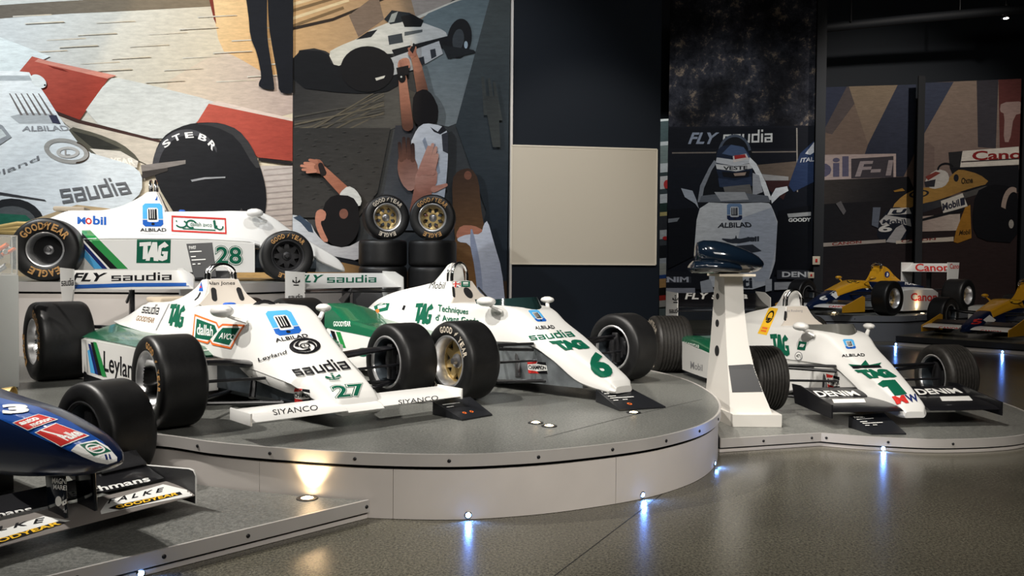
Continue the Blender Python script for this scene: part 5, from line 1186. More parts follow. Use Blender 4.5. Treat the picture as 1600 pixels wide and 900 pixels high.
# ------------------------------------------------------------------ printed banners
def ink_at(spec, x, y):
    if spec[0] == 'g':
        _, a, ca, b, cb = spec; d = (b[0] - a[0], b[1] - a[1]); t = ((x - a[0]) * d[0] + (y - a[1]) * d[1]) / (d[0] ** 2 + d[1] ** 2); t = max(0, min(1, t))
        return tuple(s2l(ca[i] + (cb[i] - ca[i]) * t) for i in range(3))
    return tuple(s2l(v) for v in spec)
def banner(label, corners, p0, n, items, gain=1.0, rock=None, thick=.03, edge='wall_black'):
    """corners TL, TR, BR, BL of the printed sheet as photographed; items = artwork in the same frame"""
    n = Vector(n).normalized(); P = [on_plane(x, y, p0, n) for x, y in corners]
    c = sum((q for q in P), Vector()) / 4
    t = thing('banner', label, 'banner', (c.x, c.y, min(q.z for q in P)), 0, 'printed banners')
    o = t.location.copy()
    bm = bmesh.new(); A = [bm.verts.new(q - o) for q in P]; B = [bm.verts.new(q - o - n * thick) for q in P]
    bm.faces.new(A); bm.faces.new(B[::-1])
    for i in range(4): bm.faces.new((A[i], B[i], B[(i + 1) % 4], A[(i + 1) % 4]))
    obj('panel', bm, edge, t, 0)
    me = bpy.data.meshes.new('print'); V, Fs, C, mi = [], [], [], []; step = .0007
    for li, it in enumerate(items):
        bm, ink = art_bm(it, 40, corners); bm.verts.ensure_lookup_table(); bm.verts.index_update(); base = len(V); isr = ink == 'rock'
        for v in bm.verts:
            V.append(on_plane(v.co.x, v.co.y, Vector(p0) + n * (.001 + li * step), n) - o)
            C.append((0, 0, 0) if isr else tuple(min(.9, k * gain) for k in ink_at(ink, v.co.x, v.co.y)))
        for f in bm.faces: Fs.append([base + v.index for v in f.verts]); mi.append(1 if isr else 0)
        bm.free()
    me.from_pydata([tuple(v) for v in V], [], Fs); me.materials.append(MATS['print'])
    if any(mi): me.materials.append(MATS['print_rock'])
    for q, m in zip(me.polygons, mi): q.material_index = m
    ca = me.color_attributes.new('ink', 'FLOAT_COLOR', 'POINT')
    for i, k in enumerate(C): ca.data[i].color = (*k, 1)
    o2 = bpy.data.objects.new('print', me); COL.objects.link(o2); o2.parent = t
    return t
def chaikin(pts, k=1):
    for _ in range(k):
        out = []
        for i, p in enumerate(pts):
            q = pts[(i + 1) % len(pts)]
            out += [(p[0] * .78 + q[0] * .22, p[1] * .78 + q[1] * .22), (p[0] * .22 + q[0] * .78, p[1] * .22 + q[1] * .78)]
        pts = out
    return pts
def Pn(pts, ink): return ('p', chaikin(pts) if 7 <= len(pts) < 18 else pts, ink)   # long outlines are printed with soft corners
def Tx(s, quad, ink, **o): return ('t', s, quad, ink, o)
def Cap(x0, y0, x1, y1, r0, r1, ink):
    a = atan2(y1 - y0, x1 - x0); pts = []
    for k in range(7): t = a + pi / 2 + pi * k / 6; pts.append((x0 + r0 * cos(t), y0 + r0 * sin(t)))
    for k in range(7): t = a - pi / 2 + pi * k / 6; pts.append((x1 + r1 * cos(t), y1 + r1 * sin(t)))
    return ('p', pts, ink)
SKIN = (176, 122, 100); SKD = (96, 66, 54); HAIR = (26, 24, 26)
NB = (0, -1, 0)

# tall banner of a white car nose against red and white kerbs
A = []
A.append(Pn(rect(-60, -40, 460, 460), ('g', (60, 0), (196, 200, 200), (330, 120), (206, 194, 172))))
A.append(Pn([(-60, -40), (460, -40), (460, 5), (330, 10), (190, 18), (90, 22), (-60, 34)], ('g', (0, 0), (98, 92, 84), (320, 0), (126, 112, 92))))
A.append(Pn([(-60, -40), (140, -40), (130, 0), (60, 4), (-60, 12)], (190, 192, 188)))
A.append(Pn([(320, -40), (330, 0), (344, 78), (372, 92), (412, 116), (460, 128), (460, -40)], ('g', (330, 0), (226, 196, 150), (460, 60), (198, 156, 108))))
A.append(Pn([(326, -40), (333, 0), (338, 38), (334, 30), (327, 0)], (120, 52, 40)))
A.append(Pn([(344, 78), (372, 90), (412, 114), (460, 126), (460, 190), (330, 160), (240, 140)], ('g', (300, 120), (208, 192, 172), (460, 150), (176, 158, 150))))
for k in range(26):
    x = 20 + (k * 53) % 400; y = 25 + (k * 37) % 120
    A.append(Pn([(x, y), (x + 60, y - 3), (x + 62, y - 1.5), (x, y + 1.8)], ('g', (x, y), (200, 196, 186), (x + 60, y), (200, 186, 164))))
A.append(Pn([(-60, 66), (0, 58), (78, 88), (50, 102), (36, 112), (-60, 118)], (214, 222, 222)))
A.append(Pn([(50, 88), (170, 122), (124, 188), (60, 170), (30, 112)], ('g', (50, 90), (176, 88, 74), (120, 180), (150, 58, 46))))
A.append(Pn([(60, 92), (182, 118), (168, 123), (54, 96)], (206, 138, 122)))
A.append(Pn([(74, 102), (98, 108), (108, 113), (84, 107)], (112, 38, 30)))
A.append(Pn([(170, 122), (190, 122), (345, 160), (328, 166), (308, 192), (262, 224), (124, 186)], ('g', (170, 130), (206, 208, 204), (320, 180), (196, 198, 196))))
A.append(Pn([(326, 162), (460, 190), (460, 252), (404, 246), (306, 194)], ('g', (330, 165), (176, 84, 70), (450, 240), (146, 62, 52))))
A.append(Pn([(326, 162), (460, 190), (460, 186), (400, 172), (340, 158)], (206, 190, 180)))
A.append(Pn([(84, 172), (124, 187), (262, 222), (258, 226), (120, 192), (84, 178)], (66, 46, 42)))
A.append(Pn([(84, 178), (120, 192), (262, 226), (240, 262), (110, 200)], (196, 186, 172)))
A.append(Pn([(404, 246), (460, 254), (460, 259), (404, 251)], (34, 30, 32)))
A.append(Pn([(380, 259), (460, 259), (460, 460), (380, 460)], ('g', (420, 260), (178, 170, 166), (440, 400), (160, 148, 140))))
for k in range(14):
    y = 265 + k * 9; A.append(Pn([(412, y), (458, y - 4), (458, y - 2), (412, y + 2)], (150, 140, 136)))
# trousers of a person standing behind the kerb
A.append(Pn([(378, -40), (418, -40), (417, 30), (418, 62), (424, 100), (429, 138), (428, 140), (418, 140), (405, 136), (404, 130), (409, 120), (402, 84), (391, 58), (388, 20)], (24, 26, 32)))
A.append(Pn([(417, -40), (460, -40), (460, 144), (450, 147), (436, 144), (434, 120), (426, 78), (420, 40)], (20, 22, 28)))
# bush and front tyre, suspension
A.append(Pn([(104, 196), (150, 208), (190, 224), (216, 246), (216, 258), (150, 250), (122, 226)], (86, 84, 74)))
A.append(Pn([(112, 204), (150, 214), (190, 232), (150, 236)], (50, 50, 46)))
A.append(Pn([(140, 232), (188, 236), (216, 252), (214, 262), (170, 258)], (206, 200, 190)))
A.append(Tx('YEAR', [(172, 256), (212, 258), (208, 247), (172, 246)], (240, 232, 220), b=.03))
A.append(Pn([(238, 255), (246, 226), (262, 207), (292, 194), (318, 191), (345, 192), (372, 202), (392, 226), (406, 258), (415, 290), (417, 318), (410, 352), (396, 380), (300, 380), (270, 330), (246, 290)], ('g', (260, 220), (40, 40, 42), (400, 300), (24, 25, 29))))
A.append(Pn([(300, 193), (345, 192), (372, 202), (392, 226), (408, 262), (398, 262), (370, 214), (338, 198)], (52, 52, 54)))
A.append(('r', ell(292, 262, 54, 60, 20, 178, 330), ell(296, 266, 49, 55, 20, 178, 330), (70, 70, 74), False))
for s, q in (('S', [(258, 232), (268, 224), (262, 216), (252, 224)]), ('T', [(272, 222), (284, 217), (280, 208), (268, 213)]), ('E', [(290, 216), (303, 215), (301, 206), (288, 207)]), ('B', [(309, 217), (321, 222), (325, 213), (312, 208)]), ('R', [(324, 225), (332, 236), (339, 229), (331, 218)])):
    A.append(Tx(s, q, (228, 226, 226), b=.03))
A.append(Pn([(220, 258), (290, 250), (290, 256), (222, 270)], (128, 122, 118))); A.append(Pn([(222, 268), (262, 262), (262, 267), (222, 280)], (60, 56, 54)))
A.append(Pn([(298, 281), (320, 277), (352, 276), (352, 278), (320, 280), (300, 284)], (150, 152, 156)))
# white nose of the car
A.append(Pn([(-60, 112), (44, 110), (52, 124), (66, 140), (96, 188), (132, 236), (180, 250), (206, 258), (222, 272), (222, 300), (200, 320), (150, 380), (-60, 400)], ('g', (20, 130), (232, 236, 236), (160, 320), (206, 214, 220))))
A.append(Pn(ell(60, 127, 14, 9, 16, rot=35), (222, 226, 224))); A.append(Pn(ell(70, 133, 1.6, 1.6, 8), (30, 30, 30)))
A.append(Pn([(-60, 118), (46, 118), (50, 126), (-60, 126)], (176, 182, 184)))
A.append(Pn([(16, 182), (40, 176), (84, 178), (94, 193), (30, 193)], (178, 182, 184)))
for k in range(6): A.append(Pn([(14 + k * 9, 146), (16 + k * 9, 146), (36 + k * 9.5, 180), (32 + k * 9.5, 180)], (112, 106, 104)))
A.append(Pn([(76, 180), (88, 180), (95, 194), (82, 192)], (58, 58, 76)))
A.append(Tx('ALBILAD', [(34, 205), (110, 204), (104, 196), (36, 197)], (150, 152, 156), b=.02))
A.append(('r', ell(104, 236, 36, 19, 28, rot=12), ell(104, 236, 28, 13, 28, rot=12), (158, 156, 152))); A.append(('r', ell(104, 236, 36, 19, 14, -70, 60, rot=12), ell(106, 236, 33, 16, 14, -70, 60, rot=12), (64, 52, 44), False))
A.append(('r', ell(106, 238, 18, 9, 20), ell(106, 238, 12, 5, 20), (188, 186, 182))); A.append(Tx('L', (101, 242, 110, 234), (160, 156, 152)))
A.append(Tx('Leyland', [(-46, 296), (62, 252), (60, 243), (-48, 284)], (120, 122, 126), b=.0))
A.append(Pn([(-10, 190), (4, 196), (18, 214), (0, 226), (-10, 228)], (150, 154, 158))); A.append(Pn([(-10, 200), (2, 202), (10, 212), (-10, 222)], (206, 212, 212)))
A.append(('b', 'saudia', [(98, 318), (206, 302), (192, 276), (90, 286)], (100, 102, 106)))
A.append(Pn([(-60, 290), (70, 312), (72, 314), (-60, 296)], (60, 60, 64)))
A.append(Pn(ell(18, 352, 52, 42, 24), (40, 42, 44))); A.append(Pn(ell(18, 352, 40, 30, 24), (84, 88, 90))); A.append(Pn([(-60, 330), (40, 336), (56, 350), (-60, 352)], (40, 96, 78)))
A.append(Pn([(120, 320), (400, 352), (500, 396), (500, 460), (-60, 460), (-60, 380)], ('g', (100, 380), (176, 156, 124), (400, 420), (196, 160, 106))))  # warm uplight glow put into the colour of the banner's foot
banner('tall banner printed with a white car nose, red kerb and big tyre', [(-70, -20), (457.8, -20), (456.6, 446), (-70, 446)], (0, 12.62, 0), NB, A)

# tall banner of spectators reaching up to a passing car
B = []
B.append(Pn(rect(440, -40, 800, 480), ('g', (480, 130), (74, 72, 70), (700, 300), (62, 66, 70))))
B.append(Pn([(458, -40), (640, -40), (690, 0), (672, 40), (560, 80), (458, 120)], ('g', (460, 20), (196, 160, 116), (660, 20), (150, 128, 106))))
for k, y in enumerate((4, 14, 26, 38)): B.append(Pn([(458, y), (560 - k * 8, y - 28), (562 - k * 8, y - 24), (458, y + 5)], (214, 194, 156) if k % 2 == 0 else (120, 98, 70)))
B.append(Pn([(458, 42), (520, 28), (600, -4), (600, 0), (520, 33), (458, 47)], (50, 42, 36)))
B.append(Pn([(545, 24), (590, -10), (600, 30), (560, 58)], (120, 104, 92)))
B.append(Pn([(640, -10), (720, -10), (700, 6), (650, 28)], (156, 150, 146)))
B.append(Pn([(650, 26), (722, -4), (728, -2), (652, 30)], (206, 206, 200)))
B.append(Pn([(652, 28), (728, -4), (775, -10), (760, 60), (735, 160), (712, 200), (660, 190), (640, 80)], ('g', (700, 20), (104, 120, 128), (700, 180), (128, 136, 140))))
B.append(Pn([(458, 80), (500, 74), (540, 100), (620, 130), (660, 150), (640, 200), (458, 230)], ('g', (470, 100), (44, 44, 46), (600, 190), (84, 82, 78))))
for k in range(16): B.append(Pn([(460, 205 - k * 2 + (k % 4) * 14), (600, 150 - k + (k % 5) * 9), (600, 152 - k + (k % 5) * 9), (460, 208 - k * 2 + (k % 4) * 14)], (98, 92, 80) if k % 2 else (76, 74, 70)))
# passing car
B.append(Pn([(458, 78), (512, 80), (518, 104), (560, 96), (620, 80), (628, 130), (600, 146), (540, 146), (458, 136)], (22, 24, 28)))
B.append(Pn([(512, 82), (530, 72), (560, 60), (580, 46), (610, 34), (640, 28), (668, 38), (696, 48), (700, 60), (660, 76), (620, 84), (580, 84), (550, 92), (524, 106)], ('g', (530, 90), (206, 204, 194), (680, 50), (192, 196, 198))))
B.append(Pn([(556, 62), (574, 50), (590, 46), (580, 58)], (30, 32, 36))); B.append(Pn([(600, 30), (612, 16), (640, 20), (656, 30), (630, 34), (610, 38)], (34, 40, 46))); B.append(Pn([(612, 22), (622, 18), (616, 34), (606, 36)], (150, 156, 156)))
B.append(Pn([(626, 26), (644, 22), (662, 32), (658, 42), (632, 42)], (18, 20, 24)))
B.append(Pn([(606, 56), (628, 52), (630, 66), (608, 70)], (58, 64, 70))); B.append(Pn([(632, 50), (660, 46), (660, 50), (632, 56)], (84, 90, 94)))
B.append(Pn([(612, 78), (700, 56), (716, 60), (700, 74), (620, 94)], (26, 28, 32))); B.append(Pn([(606, 92), (686, 64), (692, 84), (650, 108), (612, 118)], ('g', (610, 100), (170, 174, 178), (690, 70), (186, 190, 196))))
B.append(Pn([(650, 92), (662, 88), (664, 100), (652, 106)], (50, 54, 62))); B.append(Pn([(672, 78), (680, 76), (682, 88), (674, 92)], (50, 54, 62)))
B.append(Pn(ell(718, 60, 19, 31, 28, rot=8), (28, 30, 34))); B.append(Pn(ell(716, 62, 9, 17, 20, rot=8), (64, 70, 76))); B.append(Pn(ell(728, 70, 3, 6, 10), (170, 190, 206)))
B.append(Pn(ell(574, 108, 42, 36, 28), (22, 22, 25))); B.append(Pn([(586, 122), (602, 118), (600, 122), (588, 126)], (206, 204, 196)))
B.append(Pn([(690, 70), (740, 78), (744, 82), (700, 92)], (34, 38, 42)))
# dark bands of the print
B.append(Pn([(770, -20), (800, -20), (800, 480), (716, 480), (760, 330), (712, 196)], ('g', (760, 0), (78, 86, 88), (760, 400), (34, 42, 52))))
B.append(Pn([(600, 300), (618, 196), (660, 196), (700, 240), (690, 360), (580, 360)], ('g', (620, 200), (52, 54, 60), (660, 340), (84, 88, 94))))
B.append(Pn([(458, 200), (610, 200), (590, 300), (560, 340), (458, 340)], ('g', (470, 210), (50, 50, 50), (580, 320), (66, 64, 62))))
for k in range(60): x = 462 + (k * 71) % 130; y = 205 + (k * 47) % 120; B.append(Pn([(x, y), (x + 5, y - 1), (x + 5, y), (x, y + 1)], (66, 64, 63)))
for (x, y, a) in ((752, 120, 0), (762, 122, 8), (770, 128, 16)): B.append(Pn([(x, y), (x + 4, y), (x + 12 + a * .2, y + 60), (x + 4 + a * .2, y + 60)], (70, 74, 74)))
B.append(Pn([(756, 150), (778, 150), (782, 230), (770, 230)], (66, 70, 70)))
# photographing fan: arms, hands, camera, hair, white shirt
B.append(Cap(652, 104, 660, 142, 7, 9, ('g', (650, 100), (150, 104, 84), (660, 142), (112, 76, 62))))
B.append(Cap(646, 84, 653, 106, 5, 7, (158, 110, 90)))
B.append(Cap(629, 122, 633, 160, 6.5, 8, ('g', (628, 120), (172, 122, 102), (634, 160), (150, 102, 84)))); B.append(Cap(633, 160, 637, 196, 8, 9, ('g', (633, 160), (150, 102, 84), (637, 196), (92, 62, 52))))
B.append(Pn([(621, 106), (622, 96), (628, 91), (637, 90), (641, 97), (640, 106), (632, 110)], (176, 126, 106)))
for k in range(4): B.append(Cap(625 + k * 4, 96 - k * .8, 627 + k * 4, 104, 2.2, 2.0, (150 + k * 8, 104 + k * 6, 88 + k * 5)))
B.append(Pn([(637, 84), (641, 74), (647, 69), (651, 74), (650, 86), (643, 92)], (168, 118, 98)))
for k in range(3): B.append(Cap(639 + k * 3.6, 76 - k * 2, 642 + k * 3.2, 86, 1.9, 2.1, (150, 100, 84)))
B.append(Pn([(619, 106), (638, 102), (639, 116), (622, 120)], (26, 24, 26))); B.append(Pn(ell(628, 121, 6, 8.5, 16), (18, 18, 20))); B.append(Pn(ell(627, 120, 1.6, 1.6, 8), (210, 210, 206)))
B.append(Pn([(640, 78), (646, 67), (650, 70), (645, 84)], (24, 24, 28))); B.append(Pn([(641, 64), (644, 64), (645, 72), (642, 72)], (190, 186, 180)))
B.append(Pn([(646, 146), (664, 138), (676, 148), (686, 170), (682, 192), (668, 198), (650, 196), (644, 176)], HAIR))
B.append(Pn([(652, 200), (664, 192), (690, 196), (700, 206), (700, 250), (696, 300), (690, 330), (664, 320), (650, 260), (640, 226)], ('g', (655, 210), (214, 218, 226), (695, 300), (178, 186, 200))))
B.append(Pn([(672, 198), (684, 206), (692, 196), (698, 204), (688, 210), (678, 206)], (40, 40, 46))); B.append(Pn([(690, 210), (700, 206), (700, 240), (692, 236)], (60, 62, 70)))
B.append(Pn([(664, 214), (676, 250), (672, 254), (660, 220)], (150, 158, 174))); B.append(Pn([(680, 224), (688, 270), (684, 272), (676, 228)], (150, 158, 174)))
# raised open hands in front of the shirt
B.append(Pn([(622, 246), (632, 238), (646, 242), (654, 262), (652, 292), (640, 300), (628, 288), (621, 268)], ('g', (625, 240), (112, 76, 66), (650, 300), (196, 150, 136))))
for x0, y0, x1, y1 in ((624, 224, 627, 250), (631, 216, 632, 246), (638, 217, 639, 246), (645, 226, 645, 250)): B.append(Cap(x0, y0, x1, y1, 2.6, 3.6, ('g', (x0, y0), (52, 38, 36), (x1, y1), (104, 72, 62))))
B.append(Cap(655, 330, 662, 292, 15, 14, ('g', (660, 290), (176, 122, 106), (656, 330), (132, 86, 74))))
B.append(Pn([(648, 276), (656, 262), (672, 258), (684, 266), (682, 290), (668, 304), (650, 300)], ('g', (650, 262), (206, 160, 146), (670, 304), (160, 106, 92))))
for x0, y0, x1, y1 in ((670, 230, 655, 272), (676, 226, 662, 270), (681, 231, 669, 270), (683, 242, 676, 270)): B.append(Cap(x0, y0, x1, y1, 2.6, 4.2, ('g', (x0, y0), (206, 158, 142), (x1, y1), (186, 134, 120)))); B.append(Pn([(x0 + 2.4, y0 + 4), (x0 + 3.2, y0 + 5), (x1 + 4.6, y1 - 4), (x1 + 4, y1 - 4)], (120, 78, 68)))
B.append(Cap(697, 289, 678, 296, 2.6, 5, (190, 136, 120)))
# fan with raised hand on the left
B.append(Cap(505, 266, 541, 302, 6.5, 9, ('g', (500, 262), (178, 120, 98), (541, 302), (150, 96, 76))))
B.append(Pn([(484, 254), (492, 248), (502, 250), (508, 262), (504, 272), (492, 270), (484, 264)], (150, 100, 82)))
for x0, y0, x1, y1 in ((476, 255, 490, 256), (471, 259, 488, 261), (473, 265, 489, 265), (480, 269, 492, 267)): B.append(Cap(x0, y0, x1, y1, 2.0, 3.0, (190, 132, 110)))
B.append(Cap(484, 250, 494, 253, 2.2, 3.4, (170, 114, 94))); B.append(Cap(501, 258, 505, 270, 4, 5, (40, 34, 34)))
B.append(Pn([(532, 300), (544, 290), (556, 296), (566, 312), (562, 324), (548, 314), (530, 308)], (206, 208, 206)))
B.append(Pn(ell(532, 346, 30, 40, 28), HAIR)); B.append(Pn(ell(536, 334, 9, 10, 14), (150, 104, 90))); B.append(Pn([(505, 320), (520, 304), (550, 306), (562, 324), (556, 372), (540, 386), (516, 380), (504, 352)], (24, 23, 25))); B.append(Pn(ell(537, 334, 7, 8, 14), (124, 84, 72)))
B.append(Pn([(494, 330), (502, 326), (510, 332), (508, 344), (500, 346), (506, 362), (514, 378), (504, 378), (494, 356), (492, 342)], (184, 128, 108)))
B.append(Pn([(440, 340), (458, 334), (484, 346), (494, 366), (510, 382), (540, 388), (570, 372), (572, 410), (490, 394), (440, 400)], ('g', (460, 350), (196, 202, 210), (560, 400), (178, 176, 178))))
B.append(Pn([(458, 340), (468, 336), (486, 350), (490, 364), (482, 362), (470, 348)], (60, 74, 92)))
B.append(Pn([(440, 380), (488, 392), (562, 410), (562, 416), (488, 400), (440, 390)], (26, 28, 32)))
B.append(Pn([(440, 390), (488, 400), (562, 416), (800, 440), (800, 480), (440, 480)], ('g', (460, 410), (196, 150, 90), (640, 440), (60, 46, 36))))  # golden floor glow painted as print along the lower edge
# fan on the right, brown hair, white shirt
B.append(Pn([(706, 280), (716, 266), (736, 262), (748, 280), (752, 330), (756, 350), (760, 400), (750, 480), (700, 480), (712, 380), (708, 340)], ('g', (720, 270), (66, 50, 42), (735, 440), (128, 92, 56))))
B.append(Pn(ell(731, 274, 6, 7, 12), (120, 80, 66)))
B.append(Pn([(712, 366), (720, 352), (740, 352), (756, 360), (752, 366), (730, 368), (716, 376)], (182, 122, 100)))
B.append(Pn([(714, 372), (730, 366), (752, 366), (756, 350), (762, 344), (772, 380), (784, 420), (790, 480), (760, 480), (746, 440), (742, 400), (732, 380), (716, 378)], ('g', (725, 370), (212, 218, 232), (775, 440), (176, 184, 206))))
B.append(Pn([(736, 352), (744, 380), (752, 420), (756, 480), (748, 480), (742, 420), (734, 380)], (150, 160, 186)))
banner('tall banner printed with spectators reaching up to a passing car', [(458.3, -20), (797.6, -20), (791.4, 480), (456.8, 480)], (0, 12.62, 0), NB, B, .8)

# tall dark banner with a head-on car under a rock face
P3 = (4.0, 17.45, 0); G3 = 1.25
D = [Pn(rect(1030, -60, 1290, 480), (20, 23, 30)), Pn([(1040, -60), (1280, -60), (1276, 196), (1040, 200)], 'rock')]
D.append(Pn([(1040, 198), (1282, 196), (1282, 262), (1040, 262)], (22, 24, 30))); D.append(Pn([(1040, 200), (1244, 200), (1244, 232), (1040, 232)], (17, 19, 25)))
D.append(Pn([(1050, 238), (1244, 236), (1244, 238), (1050, 240)], (112, 104, 96)))
D.append(Tx('FLY', [(1075, 225), (1116, 225), (1124, 207), (1082, 207)], (132, 140, 154), b=.03)); D.append(('b', 'saudia', [(1129, 224), (1207, 222), (1207, 202), (1131, 204)], (196, 196, 192)))
D.append(Pn([(1180, 258), (1244, 252), (1244, 280), (1200, 290)], (96, 84, 74))); D.append(Pn([(1190, 272), (1232, 276), (1232, 282), (1196, 282)], (150, 148, 146))); D.append(Pn([(1186, 282), (1236, 282), (1224, 312), (1200, 296)], (58, 36, 36)))
D.append(Pn([(1244, 200), (1246, 200), (1247, 300), (1245, 300)], (140, 134, 126))); D.append(Pn([(1250, 240), (1272, 220), (1272, 284), (1240, 300), (1232, 290)], (40, 54, 84))); D.append(Tx('ITAL', [(1250, 254), (1272, 252), (1272, 245), (1252, 247)], (180, 182, 186), b=.03)); D.append(Pn([(1258, 240), (1272, 222), (1272, 238), (1266, 242)], (190, 192, 196)))
D.append(Pn([(1090, 300), (1110, 260), (1124, 226), (1136, 212), (1158, 210), (1170, 226), (1184, 260), (1204, 300), (1206, 326), (1088, 326)], (22, 24, 28)))
D.append(('r', ell(1148, 240, 26, 30, 20, 190, 350), ell(1148, 240, 22, 26, 20, 190, 350), (70, 78, 90), False))
D.append(Pn([(1120, 236), (1128, 228), (1142, 226), (1160, 228), (1172, 240), (1176, 262), (1174, 284), (1150, 292), (1126, 286), (1118, 262)], (30, 38, 54)))
D.append(Pn([(1128, 240), (1142, 226), (1162, 230), (1172, 246), (1146, 244)], (66, 82, 110))); D.append(Pn([(1120, 246), (1150, 250), (1172, 246), (1174, 254), (1150, 260), (1118, 254)], (176, 178, 180))); D.append(Pn([(1145, 244), (1166, 240), (1170, 248), (1146, 254)], (196, 186, 180))); D.append(Pn([(1147, 243), (1164, 241), (1166, 246), (1148, 249)], (150, 44, 44)))
D.append(Tx('VESTE', [(1128, 265), (1152, 267), (1152, 261), (1128, 259)], (24, 24, 28), b=.04)); D.append(Pn([(1118, 256), (1150, 260), (1174, 255), (1175, 263), (1150, 268), (1120, 264)], (186, 186, 184))); D.append(Tx('VESTE', [(1130, 266), (1168, 265), (1168, 259), (1130, 260)], (30, 30, 34), b=.03))
D.append(Pn([(1128, 268), (1150, 270), (1172, 266), (1170, 276), (1148, 278), (1130, 276)], (24, 24, 28))); D.append(Pn([(1146, 271), (1166, 269), (1164, 274), (1148, 275)], (150, 130, 116))); D.append(Pn([(1122, 278), (1148, 282), (1174, 276), (1176, 290), (1150, 296), (1124, 292)], (44, 54, 74))); D.append(Pn([(1130, 292), (1172, 288), (1176, 304), (1134, 306)], (96, 94, 92)))
D.append(('r', [(1090, 316), (1094, 290), (1108, 262), (1116, 250)], [(1096, 316), (1100, 294), (1112, 266), (1120, 254)], (120, 124, 130), False)); D.append(('r', [(1172, 246), (1182, 256), (1196, 284), (1206, 312)], [(1170, 254), (1178, 266), (1190, 290), (1198, 314)], (206, 208, 208), False))
D.append(Pn([(1176, 270), (1186, 274), (1192, 300), (1176, 306)], (150, 152, 156)))
D.append(Pn([(1096, 306), (1148, 300), (1200, 306), (1204, 316), (1092, 316)], (92, 96, 102))); D.append(Pn([(1116, 300), (1164, 300), (1170, 312), (1126, 314)], (146, 148, 150)))
D.append(Pn([(1064, 294), (1082, 298), (1088, 312), (1092, 326), (1086, 318), (1070, 308)], (150, 156, 164))); D.append(Pn([(1204, 308), (1212, 294), (1230, 291), (1232, 298), (1218, 306), (1206, 318)], (206, 210, 212)))
D.append(Pn([(1096, 316), (1148, 318), (1200, 316), (1206, 322), (1220, 360), (1216, 390), (1208, 420), (1196, 452), (1106, 452), (1096, 420), (1080, 392), (1084, 360)], ('g', (1100, 330), (186, 188, 188), (1210, 400), (168, 172, 178))))
D.append(Pn([(1160, 340), (1206, 324), (1218, 360), (1200, 440), (1180, 440), (1150, 390)], (152, 158, 168)))
for q in albilad(False, (96, 120, 150), (28, 36, 60), (30, 32, 38)):
    f = lambda pts: [bil([(1133, 350), (1163, 350), (1162, 318), (1133, 318)], *w) for w in pts]
    D.append((q[0], f(q[1]), q[2]) if q[0] == 'p' else (q[0], f(q[1]), f(q[2]), *q[3:]))
D.append(Tx('ALBILAD', [(1121, 356), (1176, 355), (1172, 347), (1124, 348)], (40, 42, 48), b=.03))
D.append(Pn([(1124, 372), (1148, 374), (1150, 366), (1152, 374), (1172, 370), (1186, 372), (1160, 380), (1140, 380)], (44, 48, 56))); D.append(Pn([(1150, 384), (1176, 382), (1190, 392), (1168, 396)], (44, 48, 56))); D.append(Tx('ndell', [(1154, 378), (1186, 377), (1186, 369), (1154, 371)], (44, 48, 56), b=.04))
D.append(Tx('iti', [(1154, 450), (1176, 450), (1175, 434), (1154, 435)], (36, 40, 48), b=.03))
D.append(Pn([(1044, 328), (1090, 324), (1084, 400), (1044, 420)], (15, 17, 22))); D.append(Pn([(1216, 330), (1268, 320), (1268, 420), (1210, 430)], (15, 17, 22)))
D.append(Pn([(1230, 334), (1267, 331), (1267, 337), (1232, 340)], (150, 152, 152))); D.append(Tx('GOODY', [(1232, 347), (1267, 346), (1267, 340), (1232, 341)], (196, 198, 196), b=.04)); D.append(Pn([(1044, 342), (1062, 340), (1058, 346), (1044, 348)], (110, 114, 118)))
D.append(Pn([(1040, 424), (1108, 424), (1108, 452), (1040, 452)], (24, 26, 32))); D.append(Pn([(1040, 432), (1080, 432), (1080, 442), (1040, 442)], (44, 46, 52))); D.append(Tx('DENIM', [(1018, 441), (1076, 441), (1076, 432.5), (1018, 432.5)], (150, 152, 160), b=.04))
D.append(Pn([(1040, 450), (1086, 450), (1086, 458), (1040, 458)], (120, 122, 130))); D.append(Pn([(1214, 422), (1264, 422), (1264, 436), (1214, 436)], (44, 46, 52))); D.append(Tx('DENIM', [(1222, 433), (1280, 433), (1280, 424.5), (1222, 424.5)], (180, 182, 184), b=.03)); D.append(Pn([(1210, 441), (1264, 440), (1264, 451), (1210, 453)], (140, 142, 146)))
D.append(Pn([(1094, 440), (1110, 436), (1116, 456), (1096, 458)], (150, 154, 160))); D.append(Pn([(1196, 436), (1206, 436), (1206, 454), (1196, 456)], (150, 154, 160)))
banner('tall dark banner of a helmeted driver in a white car under rock', [(1048, -20), (1279, -20), (1269, 500), (1040, 500)], P3, NB, D, G3)

# pair of beige banners: yellow car with blue diagonal bands
n4 = Vector((-.155, -1, 0)); P4 = (8.0, 20.4, 0); G4 = 1.0
E4 = [Pn(rect(1270, 100, 1610, 530), ('g', (1350, 130), (128, 112, 100), (1380, 330), (104, 88, 82)))]
E4.append(Pn([(1290, 130), (1326, 130), (1286, 206), (1280, 206)], (58, 64, 84))); E4.append(Pn([(1326, 130), (1344, 150), (1300, 210), (1286, 206)], (92, 84, 84)))
E4.append(Pn([(1326, 134), (1408, 130), (1356, 226)], ('g', (1350, 140), (144, 128, 108), (1360, 220), (128, 112, 100))))
E4.append(Pn([(1404, 130), (1490, 128), (1440, 216), (1412, 276), (1340, 276), (1356, 226)], ('g', (1440, 130), (62, 68, 86), (1370, 270), (44, 48, 62))))
E4.append(Pn([(1490, 128), (1600, 120), (1600, 300), (1420, 300), (1440, 216)], ('g', (1500, 140), (134, 118, 106), (1530, 260), (118, 102, 96))))
